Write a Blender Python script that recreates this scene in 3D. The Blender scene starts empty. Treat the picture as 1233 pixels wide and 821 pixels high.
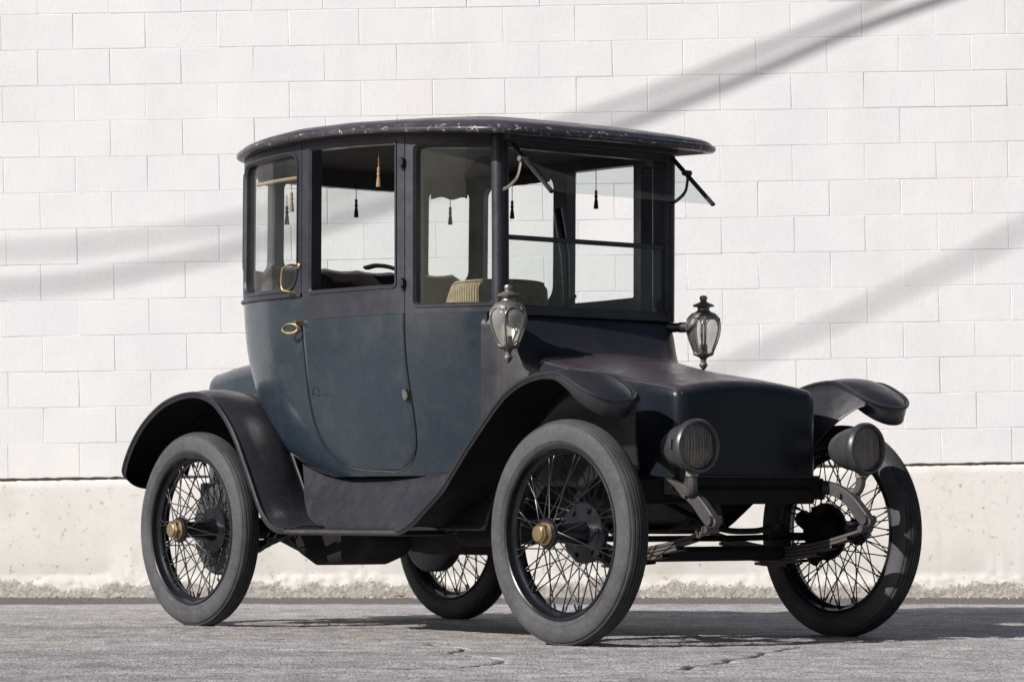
import bpy, bmesh, math, random
import numpy as np
from mathutils import Vector, Matrix, Quaternion
random.seed(7)
R=math.radians
C=bpy.context.scene.collection
scn=bpy.context.scene

# ------------------------------------------------------------------ camera
cam=bpy.data.cameras.new('camera'); camo=bpy.data.objects.new('camera',cam); C.objects.link(camo)
camo.location=(0,0,.513); camo.rotation_euler=(R(90),0,0)
cam.sensor_fit='HORIZONTAL'; cam.sensor_width=36; cam.lens=110.4
cam.shift_y=.1633; cam.clip_start=.1; cam.clip_end=2000
cam.dof.use_dof=True; cam.dof.focus_distance=12.2; cam.dof.aperture_fstop=9
scn.camera=camo

# ------------------------------------------------------------------ light
SUN_EL,SUN_AZ=32.0,35.0          # elevation; how far its light runs towards the wall from straight across the picture
ld=Vector((math.cos(R(SUN_AZ))*math.cos(R(SUN_EL)),math.sin(R(SUN_AZ))*math.cos(R(SUN_EL)),-math.sin(R(SUN_EL))))
w=bpy.data.worlds.new('World'); scn.world=w; w.use_nodes=True
nt=w.node_tree; bg=nt.nodes['Background']; sky=nt.nodes.new('ShaderNodeTexSky'); sky.sky_type='NISHITA'; sky.sun_disc=False
sky.sun_elevation=R(SUN_EL); sky.sun_rotation=math.atan2(-ld.x,-ld.y); sky.air_density=1.0; sky.dust_density=1.5; sky.ozone_density=1.0
bg.inputs['Strength'].default_value=.05; nt.links.new(sky.outputs[0],bg.inputs[0])
sl=bpy.data.lights.new('sun','SUN'); so=bpy.data.objects.new('sun',sl); C.objects.link(so)
sl.energy=5.0; sl.angle=R(.55); sl.color=(1,.965,.925)
so.rotation_euler=ld.to_track_quat('-Z','Y').to_euler(); so.location=(-12,2,12)
vs=scn.view_settings; vs.view_transform='Standard'; vs.look='None'; vs.exposure=.22; vs.gamma=1; vs.use_curve_mapping=False
scn.cycles.max_bounces=8; scn.cycles.transparent_max_bounces=16; scn.cycles.caustics_reflective=False; scn.cycles.caustics_refractive=False

import math
PLAN_CP=[(-.735,.437),(-.90,.560),(-1.10,.655),(-1.40,.702),(-1.72,.716),(-2.05,.703),(-2.30,.630),(-2.405,.46),(-2.43,.30),(-2.44,0)]
def _spline(cp,n=24):
    full=[(2*cp[0][0]-cp[1][0],2*cp[0][1]-cp[1][1])]+list(cp)+[(cp[-2][0],-cp[-2][1])]
    L=lambda a,b,t:(a[0]+(b[0]-a[0])*t,a[1]+(b[1]-a[1])*t)
    out=[]
    for i in range(1,len(full)-2):
        p0,p1,p2,p3=full[i-1:i+3]
        t0=0;t1=t0+math.dist(p0,p1)**.5;t2=t1+math.dist(p1,p2)**.5;t3=t2+math.dist(p2,p3)**.5
        for j in range(n):
            t=t1+(t2-t1)*j/n
            A1=L(p0,p1,(t-t0)/(t1-t0));A2=L(p1,p2,(t-t1)/(t2-t1));A3=L(p2,p3,(t-t2)/(t3-t2))
            B1=L(A1,A2,(t-t0)/(t2-t0));B2=L(A2,A3,(t-t1)/(t3-t1))
            out.append(L(B1,B2,(t-t1)/(t2-t1)))
    out.append(cp[-1]);return out
_pl=_spline(PLAN_CP)
_cum=[0.0]
for a,b in zip(_pl,_pl[1:]): _cum.append(_cum[-1]+math.dist(a,b))
LT=_cum[-1]                      # arc length from the front pillar to the rear centre
def _s_at(k): return LT-_cum[k*24]
S_A,S_B,S_D,S_C,S_R=LT,_s_at(2),_s_at(4),_s_at(6),_s_at(7)
def plan(s):
    sg=1 if s>=0 else -1
    d=LT-abs(s); d=max(0,min(LT,d))
    lo,hi=0,len(_cum)-1
    while hi-lo>1:
        m=(lo+hi)//2
        if _cum[m]<=d: lo=m
        else: hi=m
    t=(d-_cum[lo])/max(1e-9,_cum[hi]-_cum[lo])
    return _pl[lo][0]+(_pl[hi][0]-_pl[lo][0])*t, sg*(_pl[lo][1]+(_pl[hi][1]-_pl[lo][1])*t)
KZ=[(.645,.56),(.667,.64),(.711,.745),(.769,.82),(.877,.89),(.986,.94),(1.094,.967),(1.184,.985),(1.275,.996),(1.365,1.004),(1.448,1.01),(1.6,1.006),(2.06,1.0)]
def _k(z):
    if z<=KZ[0][0]: return KZ[0][1]
    for (a,ka),(b,kb) in zip(KZ,KZ[1:]):
        if z<=b: return ka+(kb-ka)*(z-a)/(b-a)
    return KZ[-1][1]
def _w(z): return 1-.16*max(0,(1.30-z)/.655)**2
def _raw(s,z):
    u,v=plan(s);k=_k(z)
    if u<-1.10: u=-1.10+(u+1.10)*k
    return u,v*_w(z)
def surf(s,z,d=0):
    "point of the coach body skin, d metres outside it"
    u,v=_raw(s,z)
    if d:
        a=_raw(max(-LT,s-.02),z);b=_raw(min(LT,s+.02),z)
        tx,ty=b[0]-a[0],b[1]-a[1];l=math.hypot(tx,ty) or 1
        nx,ny=-ty/l,tx/l
        u+=nx*d;v+=ny*d
    return (u,v,z)
# ------------------------------------------------------------------ mesh helpers
class MB:
    "collects shapes and links them as ONE mesh object"
    def __init__(s): s.v=[]; s.f=[]; s.m=[]; s.mi=0
    def vert(s,p): s.v.append(Vector(p)); return len(s.v)-1
    def face(s,*i): s.f.append(tuple(i)); s.m.append(s.mi)
    def grid(s,pts,cu=False,cv=False):
        "pts[i][j] -> quads; cu/cv close the first/second direction"
        n,m=len(pts),len(pts[0]); idx=[[s.vert(p) for p in row] for row in pts]
        for i in range(n if cu else n-1):
            for j in range(m if cv else m-1):
                a,b=idx[i][j],idx[(i+1)%n][j]; c,d=idx[(i+1)%n][(j+1)%m],idx[i][(j+1)%m]
                s.face(a,b,c,d)
        return idx
    def cap(s,loop,flip=False):
        s.face(*(reversed(loop) if flip else loop))
    def tube(s,path,r,n=8,caps=True,closed=False,flat=None):
        path=[Vector(p) for p in path]; k=len(path)
        rs=r if isinstance(r,(list,tuple)) else [r]*k
        rows=[]; up=None
        for i,p in enumerate(path):
            if closed: t=path[(i+1)%k]-path[i-1]
            else: t=path[min(i+1,k-1)]-path[max(i-1,0)]
            t=t.normalized()
            if up is None: up=Vector((0,0,1)) if abs(t.z)<.9 else Vector((1,0,0))
            x=t.cross(up)
            if x.length<1e-5: x=t.orthogonal()
            x.normalize(); y=x.cross(t).normalized(); up=y
            fx,fy=flat or (1,1)
            rows.append([p+(x*math.cos(a)*fx+y*math.sin(a)*fy)*rs[i] for a in (2*math.pi*j/n+(math.pi/n) for j in range(n))])
        idx=s.grid(rows,cu=closed,cv=True)
        if caps and not closed: s.cap(idx[0],True); s.cap(idx[-1])
    def lathe(s,prof,M=None,n=32,a0=0,a1=2*math.pi,caps=True):
        "prof (r,h) about local z, placed by M"
        M=M or Matrix.Identity(4); full=abs(a1-a0-2*math.pi)<1e-6
        k=n if full else n+1
        rows=[[M@Vector((r*math.cos(a0+(a1-a0)*j/n),r*math.sin(a0+(a1-a0)*j/n),h)) for j in range(k)] for r,h in prof]
        idx=s.grid(rows,cv=full)
        if caps and full:
            if prof[0][0]>1e-4: s.cap(idx[0],True)
            if prof[-1][0]>1e-4: s.cap(idx[-1])
    def box(s,c,size,M=None):
        M=M or Matrix.Identity(4); c=Vector(c); h=Vector(size)/2
        i=[s.vert(M@(c+Vector((x*h.x,y*h.y,z*h.z)))) for x in (-1,1) for y in (-1,1) for z in (-1,1)]
        for q in ((0,1,3,2),(4,6,7,5),(0,4,5,1),(2,3,7,6),(0,2,6,4),(1,5,7,3)): s.face(*(i[k] for k in q))
    def prism(s,poly,d,M=None):
        "poly: closed list of points; extruded by vector d"
        M=M or Matrix.Identity(4); d=Vector(d)
        a=[s.vert(M@Vector(p)) for p in poly]; b=[s.vert(M@(Vector(p)+d)) for p in poly]; n=len(a)
        s.cap(a,True); s.cap(b)
        for k in range(n): s.face(a[k],a[(k+1)%n],b[(k+1)%n],b[k])
    def build(s,name,mats,parent=None,smooth=35,bevel=0,solid=0,label=None,merge=1e-5,solid_off=-1,seg=2):
        me=bpy.data.meshes.new(name); me.from_pydata(s.v,[],s.f)
        if not isinstance(mats,(list,tuple)): mats=[mats]
        for m in mats: me.materials.append(m)
        me.polygons.foreach_set('material_index',s.m)
        bm=bmesh.new(); bm.from_mesh(me)
        if merge: bmesh.ops.remove_doubles(bm,verts=bm.verts,dist=merge)
        bmesh.ops.dissolve_degenerate(bm,edges=bm.edges,dist=1e-6)
        bmesh.ops.recalc_face_normals(bm,faces=bm.faces); bm.to_mesh(me); bm.free()
        o=bpy.data.objects.new(name,me); C.objects.link(o)
        if parent: o.parent=parent
        if solid:
            m=o.modifiers.new('thick','SOLIDIFY'); m.thickness=solid; m.offset=solid_off
        if bevel:
            m=o.modifiers.new('bevel','BEVEL'); m.width=bevel; m.segments=seg; m.limit_method='ANGLE'; m.angle_limit=R(40)
        if smooth:
            me.shade_smooth()
            me.set_sharp_from_angle(angle=R(smooth))
            if bevel: m=o.modifiers.new('wn','WEIGHTED_NORMAL'); m.keep_sharp=True
        if label: o['label']=label
        return o
def tag(o,label=None,cat=None,group=None,kind=None):
    for k,v in (('label',label),('category',cat),('group',group),('kind',kind)):
        if v: o[k]=v
    return o
def spline(pts,n=8):
    P=[Vector(p) for p in pts]; P=[2*P[0]-P[1]]+P+[2*P[-1]-P[-2]]; out=[]
    for i in range(1,len(P)-2):
        p0,p1,p2,p3=P[i-1:i+3]
        for j in range(n):
            t=j/n
            out.append(.5*((2*p1)+(p2-p0)*t+(2*p0-5*p1+4*p2-p3)*t*t+(3*p1-p0-3*p2+p3)*t**3))
    out.append(P[-2]); return out
def lerp(a,b,t): return a+(b-a)*t
def interp(tab,x):
    if x<=tab[0][0]: return tab[0][1]
    for (a,p),(b,q) in zip(tab,tab[1:]):
        if x<=b: return p+(q-p)*(x-a)/(b-a)
    return tab[-1][1]
def V(u,v,z): return Vector((u,-v,z))      # car measures (forward, to the lit side, up) -> the car's own axes
def SV(s,z,d=0): return V(*surf(s,z,d))

# ------------------------------------------------------------------ materials
def nodes(name):
    m=bpy.data.materials.new(name); m.use_nodes=True; t=m.node_tree
    return m,t,t.nodes['Principled BSDF'],t.nodes.new,t.links.new
def ramp(new,stops,interp='LINEAR'):
    r=new('ShaderNodeValToRGB'); r.color_ramp.interpolation=interp
    e=r.color_ramp.elements
    while len(e)<len(stops): e.new(.5)
    for k,(p,c) in zip(e,stops):
        k.position=p; k.color=(c,c,c,1) if not isinstance(c,(tuple,list)) else (*c,1)
    return r
def noise(new,link,vec,scale,detail=4,rough=.55,dist=0):
    n=new('ShaderNodeTexNoise'); n.inputs['Scale'].default_value=scale; n.inputs['Detail'].default_value=detail
    n.inputs['Roughness'].default_value=rough; n.inputs['Distortion'].default_value=dist; link(vec,n.inputs['Vector']); return n
def coords(new,link,scale=(1,1,1),rot=(0,0,0)):
    c=new('ShaderNodeTexCoord'); mp=new('ShaderNodeMapping'); mp.inputs['Scale'].default_value=scale; mp.inputs['Rotation'].default_value=rot
    link(c.outputs['Object'],mp.inputs[0]); return mp.outputs[0]
def mix(new,link,f,a,b,mode='MIX'):
    n=new('ShaderNodeMix'); n.data_type='RGBA'; n.blend_type=mode
    for s,x in ((0,f),(6,a),(7,b)):
        if hasattr(x,'is_output'): link(x,n.inputs[s])
        elif s==0: n.inputs[0].default_value=x
        else: n.inputs[s].default_value=(*x,1)
    return n.outputs[2]
def bump(new,link,h,strength,dist,b):
    n=new('ShaderNodeBump'); n.inputs['Strength'].default_value=strength; n.inputs['Distance'].default_value=dist
    link(h,n.inputs['Height']); link(n.outputs[0],b.inputs['Normal']); return n
def paint(name,c1,c2,rough=(.3,.5),streak=1.0,chip=None,metal=0,coat=0,bmp=.15,scale=3,dirt=None,spec=.5,scratch=False,top_tint=None):
    "old enamel: two tones in soft clouds and faint runs, uneven gloss, optional chips and dirt"
    m,t,b,new,link=nodes(name)
    v=coords(new,link,(1,1,.35)); v1=coords(new,link)
    n1=noise(new,link,v,scale,6,.6); n2=noise(new,link,v1,scale*14,5,.65)
    r=ramp(new,[(.32,c1),(.68,c2)]); link(n1.outputs[0],r.inputs[0]); col=r.outputs[0]
    sp=ramp(new,[(.35,0),(.75,1)]); link(n2.outputs[0],sp.inputs[0])
    mm=new('ShaderNodeMath'); mm.operation='MULTIPLY'; mm.inputs[1].default_value=.35*streak; link(sp.outputs[0],mm.inputs[0])
    col=mix(new,link,mm.outputs[0],col,tuple(x*1.5+.004 for x in c2))
    if dirt:
        nd=noise(new,link,v1,scale*2.3,8,.7,.3); rd=ramp(new,[(.52,0),(.72,dirt[1])]); link(nd.outputs[0],rd.inputs[0])
        col=mix(new,link,rd.outputs[0],col,dirt[0])
    if top_tint:      # faded purple plus sunlit top and shaded nose painted in by upward normal
        at=new('ShaderNodeAttribute'); at.attribute_name='lit_top'; nf_=noise(new,link,v1,4,6,.65); ma=new('ShaderNodeMath'); ma.operation='MULTIPLY_ADD'; ma.inputs[1].default_value=.5
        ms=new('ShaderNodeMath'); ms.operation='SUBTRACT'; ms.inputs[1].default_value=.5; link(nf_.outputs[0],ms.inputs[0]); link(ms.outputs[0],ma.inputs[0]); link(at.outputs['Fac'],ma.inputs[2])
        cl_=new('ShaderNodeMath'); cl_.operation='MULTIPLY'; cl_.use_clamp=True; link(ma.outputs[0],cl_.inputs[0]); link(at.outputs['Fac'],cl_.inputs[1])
        rf=ramp(new,[(.3,top_tint[0]),(.7,top_tint[1])]); link(nf_.outputs[0],rf.inputs[0]); col=mix(new,link,cl_.outputs[0],col,rf.outputs[0])
    if scratch:   # hairline scratches and rubbed streaks in several directions
        for sc_,ro,th,cc in (((2,2,60),(0,.25,0),.735,(.10,.115,.13)),((70,70,1.6),(.1,.12,0),.745,(.085,.10,.115)),((1.5,1.5,26),(0,-.5,.3),.73,(.006,.008,.012))):
            ns_=noise(new,link,coords(new,link,sc_,ro),1.6,5,.6); rs_=ramp(new,[(th-.03,0),(th,.55)]); link(ns_.outputs[0],rs_.inputs[0]); col=mix(new,link,rs_.outputs[0],col,cc)
    if chip:
        nc=noise(new,link,v1,chip[1],7,.75,.4); rc=ramp(new,[(chip[2],0),(chip[2]+.015,1)]); link(nc.outputs[0],rc.inputs[0])
        col=mix(new,link,rc.outputs[0],col,chip[0])
    link(col,b.inputs['Base Color'])
    rr=ramp(new,[(.3,rough[0]),(.7,rough[1])]); n3=noise(new,link,v1,scale*4,6,.65); link(n3.outputs[0],rr.inputs[0]); link(rr.outputs[0],b.inputs['Roughness'])
    b.inputs['Metallic'].default_value=metal; b.inputs['Coat Weight'].default_value=coat; b.inputs['Coat Roughness'].default_value=.12
    b.inputs['Specular IOR Level'].default_value=spec
    nb=noise(new,link,v1,9,3,.5); ad=new('ShaderNodeMath'); ad.operation='ADD'; link(nb.outputs[0],ad.inputs[0])
    mu=new('ShaderNodeMath'); mu.operation='MULTIPLY'; mu.inputs[1].default_value=.06; link(n2.outputs[0],mu.inputs[0]); link(mu.outputs[0],ad.inputs[1])
    bump(new,link,ad.outputs[0],bmp,.012,b)
    return m
def glass_mat(name,tint,rough=0.0,dust_sheen=.0,ribs=None):
    m,t,b,new,link=nodes(name); t.nodes.remove(b)
    tr=new('ShaderNodeBsdfTransparent'); tr.inputs[0].default_value=(*tint,1)
    gl=new('ShaderNodeBsdfGlossy'); gl.inputs['Roughness'].default_value=rough
    fr=new('ShaderNodeFresnel'); ge=new('ShaderNodeNewGeometry'); io=new('ShaderNodeMapRange')
    io.inputs[3].default_value=1.5; io.inputs[4].default_value=1/1.5; link(ge.outputs['Backfacing'],io.inputs[0]); link(io.outputs[0],fr.inputs[0])   # a pane reflects alike from both sides
    mx=new('ShaderNodeMixShader'); link(fr.outputs[0],mx.inputs[0]); link(tr.outputs[0],mx.inputs[1]); link(gl.outputs[0],mx.inputs[2])
    out=mx.outputs[0]
    if dust_sheen:  # pale diffuse layer: a little dust, plus reflections put into the colour
        df=new('ShaderNodeBsdfDiffuse'); df.inputs[0].default_value=(.6,.6,.58,1)
        v=coords(new,link); n=noise(new,link,v,6,6,.7); r=ramp(new,[(.35,dust_sheen*.3),(.75,dust_sheen)]); link(n.outputs[0],r.inputs[0])
        if ribs:     # stripes along the moulded ribs: reflected light painted lighter and darker
            cr=new('ShaderNodeTexCoord'); sr=new('ShaderNodeSeparateXYZ'); link(cr.outputs['Object'],sr.inputs[0]); mr_=new('ShaderNodeMath'); mr_.operation='MULTIPLY'; mr_.inputs[1].default_value=2*math.pi/ribs; link(sr.outputs[1],mr_.inputs[0])
            si=new('ShaderNodeMath'); si.operation='SINE'; link(mr_.outputs[0],si.inputs[0]); ra_=new('ShaderNodeMapRange'); ra_.inputs[1].default_value=-.6; ra_.inputs[2].default_value=1; ra_.inputs[3].default_value=.35; ra_.inputs[4].default_value=1.5; link(si.outputs[0],ra_.inputs[0])
            mq=new('ShaderNodeMath'); mq.operation='MULTIPLY'; link(r.outputs[0],mq.inputs[0]); link(ra_.outputs[0],mq.inputs[1]); r=mq; df.inputs[0].default_value=(.62,.55,.48,1)
        m2=new('ShaderNodeMixShader'); link(r.outputs[0],m2.inputs[0]); link(out,m2.inputs[1]); link(df.outputs[0],m2.inputs[2]); out=m2.outputs[0]
    o=[n for n in t.nodes if n.type=='OUTPUT_MATERIAL'][0]; link(out,o.inputs[0]); return m

M={}
M['coach']=paint('coach blue',(.0115,.0205,.0325),(.022,.032,.0425),(.17,.36),.7,((.30,.31,.33),38,.79),dirt=((.050,.057,.065),.5),spec=.5,coat=.4,scratch=True)
M['frame']=paint('cabin black',(.014,.015,.022),(.027,.027,.036),(.32,.55),.7,((.20,.17,.15),60,.79),dirt=((.06,.06,.07),.4))
M['roof']=paint('roof paint',(.030,.027,.036),(.050,.044,.055),(.26,.45),1.0,((.42,.33,.31),26,.70),dirt=((.10,.09,.10),.5))
M['fender']=paint('fender paint',(.013,.013,.017),(.025,.0245,.030),(.24,.45),1.0,((.14,.07,.05),17,.75),dirt=((.055,.053,.060),.55),spec=.5,scratch=True)
M['hood']=paint('hood paint',(.0035,.006,.011),(.009,.012,.018),(.22,.42),.5,((.15,.13,.12),40,.82),dirt=((.010,.012,.017),.4),spec=.27,top_tint=((.036,.030,.037),(.074,.061,.072)))
M['tinted']=paint('sun faded hood top',(.040,.034,.042),(.078,.064,.076),(.34,.5),1,((.25,.17,.17),30,.76),dirt=((.10,.085,.095),.5))  # hood top's sunlit purple put into the colour; used for edge beads
M['hoodside']=paint('hood side paint',(.016,.022,.028),(.030,.036,.042),(.22,.42),.8,((.30,.28,.27),34,.78),dirt=((.05,.056,.062),.45),spec=.45)
M['scut']=paint('scuttle paint',(.013,.013,.019),(.024,.023,.031),(.3,.46),.7,((.2,.17,.16),40,.8),dirt=((.04,.036,.045),.5))
M['black']=paint('black underside',(.0035,.0035,.004),(.008,.0075,.0075),(.6,.8),.4,dirt=((.016,.014,.012),.4),spec=.15)
M['rim']=paint('chipped roof edge',(.022,.020,.027),(.040,.035,.044),(.26,.45),1.0,((.50,.42,.40),44,.59),dirt=((.12,.10,.11),.5))
M['under']=paint('undercarriage grime',(.0045,.0045,.005),(.010,.0095,.009),(.55,.8),1,((.05,.03,.022),12,.74),dirt=((.025,.021,.018),.4),spec=.2)
M['enamel']=paint('black wheel enamel',(.006,.007,.010),(.010,.011,.015),(.22,.36),.3,dirt=((.04,.04,.04),.3))
M['spoke']=paint('spoke enamel',(.008,.008,.010),(.014,.014,.017),(.25,.4),.3)
M['patina']=paint('old nickel',(.17,.155,.145),(.28,.26,.24),(.38,.55),1,((.05,.045,.04),14,.6),metal=.75)
M['gunmetal']=paint('headlamp shell',(.04,.043,.05),(.075,.075,.08),(.32,.5),1,((.25,.20,.15),16,.7),metal=.5,dirt=((.16,.13,.10),.4))
M['horn']=paint('worn bracket',(.026,.025,.028),(.052,.048,.050),(.4,.6),1,((.13,.06,.04),14,.68),dirt=((.11,.09,.08),.6))
M['leaf']=paint('rusty leaf steel',(.045,.039,.037),(.085,.074,.069),(.5,.75),1,((.16,.07,.04),13,.6))
M['brass']=paint('tarnished brass',(.36,.26,.13),(.52,.41,.24),(.22,.42),.5,((.10,.06,.03),16,.68),metal=.95)
M['hubnut']=paint('worn bronze',(.30,.22,.13),(.42,.32,.20),(.3,.5),.6,metal=.9)
M['lining']=paint('headliner cloth',(.045,.034,.027),(.062,.048,.038),(.85,.95),.3)
M['inner']=paint('inner wood',(.030,.026,.024),(.06,.05,.04),(.5,.7),.8)
M['leather']=paint('black leather',(.022,.018,.016),(.045,.038,.034),(.35,.55),.6)
M['cord']=paint('tan cord',(.24,.16,.10),(.34,.23,.15),(.85,.95),.3)
M['darktassel']=paint('dark tassel',(.03,.026,.022),(.05,.045,.04),(.85,.95),.3)
M['glass']=glass_mat('window glass',(.91,.94,.93),0,.04)
M['visor']=glass_mat('visor glass',(.80,.845,.86),0,.05)
M['lampglass']=glass_mat('lamp glass',(.95,.95,.93),.03,.40)  # strong pale layer stands in for bright reflections in the panes
def tyre_mat():
    m,t,b,new,link=nodes('weathered rubber')
    v=coords(new,link); n=noise(new,link,v,5,7,.65); r=ramp(new,[(.3,(.040,.040,.045)),(.7,(.088,.087,.093))]); link(n.outputs[0],r.inputs[0])
    n2=noise(new,link,v,60,4,.6); r2=ramp(new,[(.45,0),(.8,.5)]); link(n2.outputs[0],r2.inputs[0])
    col=mix(new,link,r2.outputs[0],r.outputs[0],(.115,.115,.12))
    n3=noise(new,link,v,21,6,.7); r3=ramp(new,[(.70,0),(.73,.8)]); link(n3.outputs[0],r3.inputs[0]); col=mix(new,link,r3.outputs[0],col,(.25,.24,.22))
    link(col,b.inputs['Base Color']); b.inputs['Roughness'].default_value=.72; b.inputs['Specular IOR Level'].default_value=.3
    bump(new,link,n2.outputs[0],.15,.003,b); return m
M['tyre']=tyre_mat()
def tread_mat():
    m,t,b,new,link=nodes('tread rubber')
    v=coords(new,link); n=noise(new,link,v,14,6,.6); r=ramp(new,[(.3,(.028,.028,.030)),(.7,(.06,.06,.062))]); link(n.outputs[0],r.inputs[0]); link(r.outputs[0],b.inputs['Base Color'])
    b.inputs['Roughness'].default_value=.75; b.inputs['Specular IOR Level'].default_value=.3; return m
M['tread']=tread_mat()
def corduroy():
    m,t,b,new,link=nodes('ribbed corduroy')
    c=new('ShaderNodeTexCoord'); sp=new('ShaderNodeSeparateXYZ'); link(c.outputs['UV'],sp.inputs[0])
    mu=new('ShaderNodeMath'); mu.operation='MULTIPLY'; mu.inputs[1].default_value=2*math.pi*125; link(sp.outputs[0],mu.inputs[0])
    sn=new('ShaderNodeMath'); sn.operation='SINE'; link(mu.outputs[0],sn.inputs[0])
    mr=new('ShaderNodeMapRange'); mr.inputs[1].default_value=-1; mr.inputs[2].default_value=1; link(sn.outputs[0],mr.inputs[0])
    n=noise(new,link,c.outputs['Object'],25,5,.6); r=ramp(new,[(.3,(.19,.155,.095)),(.7,(.30,.25,.155))]); link(n.outputs[0],r.inputs[0])
    link(r.outputs[0],b.inputs['Base Color']); b.inputs['Roughness'].default_value=.9; b.inputs['Specular IOR Level'].default_value=.15
    bump(new,link,mr.outputs[0],.8,.004,b); return m
M['corduroy']=corduroy()
M['lens']=glass_mat('ribbed headlamp lens',(.86,.82,.76),.02,.38,.0135)

def simple(name,c,rough=.5,metal=0):
    m,t,b,new,link=nodes(name); v=coords(new,link); n=noise(new,link,v,20,5,.6)
    r=ramp(new,[(.3,tuple(x*.8 for x in c)),(.7,tuple(min(1,x*1.15) for x in c))]); link(n.outputs[0],r.inputs[0]); link(r.outputs[0],b.inputs['Base Color'])
    b.inputs['Roughness'].default_value=rough; b.inputs['Metallic'].default_value=metal; return m
M['mirror']=simple('tarnished reflector',(.80,.76,.68),.06,1)
M['silver']=simple('dull silvered back',(.72,.70,.65),.4,.15)
M['bulb']=glass_mat('bulb glass',(.93,.93,.90),.0,.08)
M['cable']=simple('black cable',(.03,.03,.03),.6)

def ground_mat():
    m,t,b,new,link=nodes('weathered asphalt')
    v=coords(new,link); vs_=coords(new,link,(.22,1.6,1))
    big=noise(new,link,vs_,1.1,7,.62,.2); mid=noise(new,link,v,7,6,.65); va=coords(new,link,(1,.3,1)); fine=noise(new,link,va,85,4,.75); grit=noise(new,link,va,260,2,.7)
    r=ramp(new,[(.30,(.30,.288,.288)),(.5,(.415,.40,.40)),(.70,(.505,.487,.483))]); link(big.outputs[0],r.inputs[0]); col=r.outputs[0]
    r2=ramp(new,[(.36,(.54,.54,.54)),(.64,(1.18,1.18,1.18))]); link(mid.outputs[0],r2.inputs[0]); col=mix(new,link,.8,col,r2.outputs[0],'MULTIPLY')
    r3=ramp(new,[(.36,(.50,.50,.51)),(.5,(1,.99,1)),(.64,(1.42,1.40,1.39))]); link(fine.outputs[0],r3.inputs[0]); col=mix(new,link,.9,col,r3.outputs[0],'MULTIPLY')
    r4=ramp(new,[(.36,(.6,.6,.6)),(.64,(1.4,1.38,1.36))]); link(grit.outputs[0],r4.inputs[0]); col=mix(new,link,.8,col,r4.outputs[0],'MULTIPLY')
    st_=noise(new,link,coords(new,link,(.8,.5,1)),1.3,5,.6,.6); rs_=ramp(new,[(.58,0),(.70,.55)]); link(st_.outputs[0],rs_.inputs[0]); col=mix(new,link,rs_.outputs[0],col,mix(new,link,.8,(.20,.195,.19),r3.outputs[0],'MULTIPLY'))
    # darker, newer seam of asphalt along the wall
    sx=new('ShaderNodeSeparateXYZ'); c=new('ShaderNodeTexCoord'); link(c.outputs['Object'],sx.inputs[0])
    wob=noise(new,link,vs_,2.2,5,.6); ad=new('ShaderNodeMath'); ad.operation='MULTIPLY_ADD'; ad.inputs[1].default_value=.9; link(wob.outputs[0],ad.inputs[0]); link(sx.outputs[1],ad.inputs[2])
    rr=new('ShaderNodeMapRange'); rr.inputs[1].default_value=17.15; rr.inputs[2].default_value=17.35; link(ad.outputs[0],rr.inputs[0])
    col=mix(new,link,rr.outputs[0],col,mix(new,link,.85,(.13,.128,.126),r3.outputs[0],'MULTIPLY'))
    # cracks
    cm=new('ShaderNodeAttribute'); cm.attribute_name='crack'
    col=mix(new,link,cm.outputs['Fac'],col,(.045,.043,.042))
    link(col,b.inputs['Base Color']); b.inputs['Roughness'].default_value=.9; b.inputs['Specular IOR Level'].default_value=.25
    h=new('ShaderNodeMath'); h.operation='MULTIPLY_ADD'; h.inputs[1].default_value=.5; link(grit.outputs[0],h.inputs[0]); link(fine.outputs[0],h.inputs[2])
    h2=new('ShaderNodeMath'); h2.operation='SUBTRACT'; link(h.outputs[0],h2.inputs[0]); link(cm.outputs['Fac'],h2.inputs[1])
    bump(new,link,h2.outputs[0],.7,.012,b); return m
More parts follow.
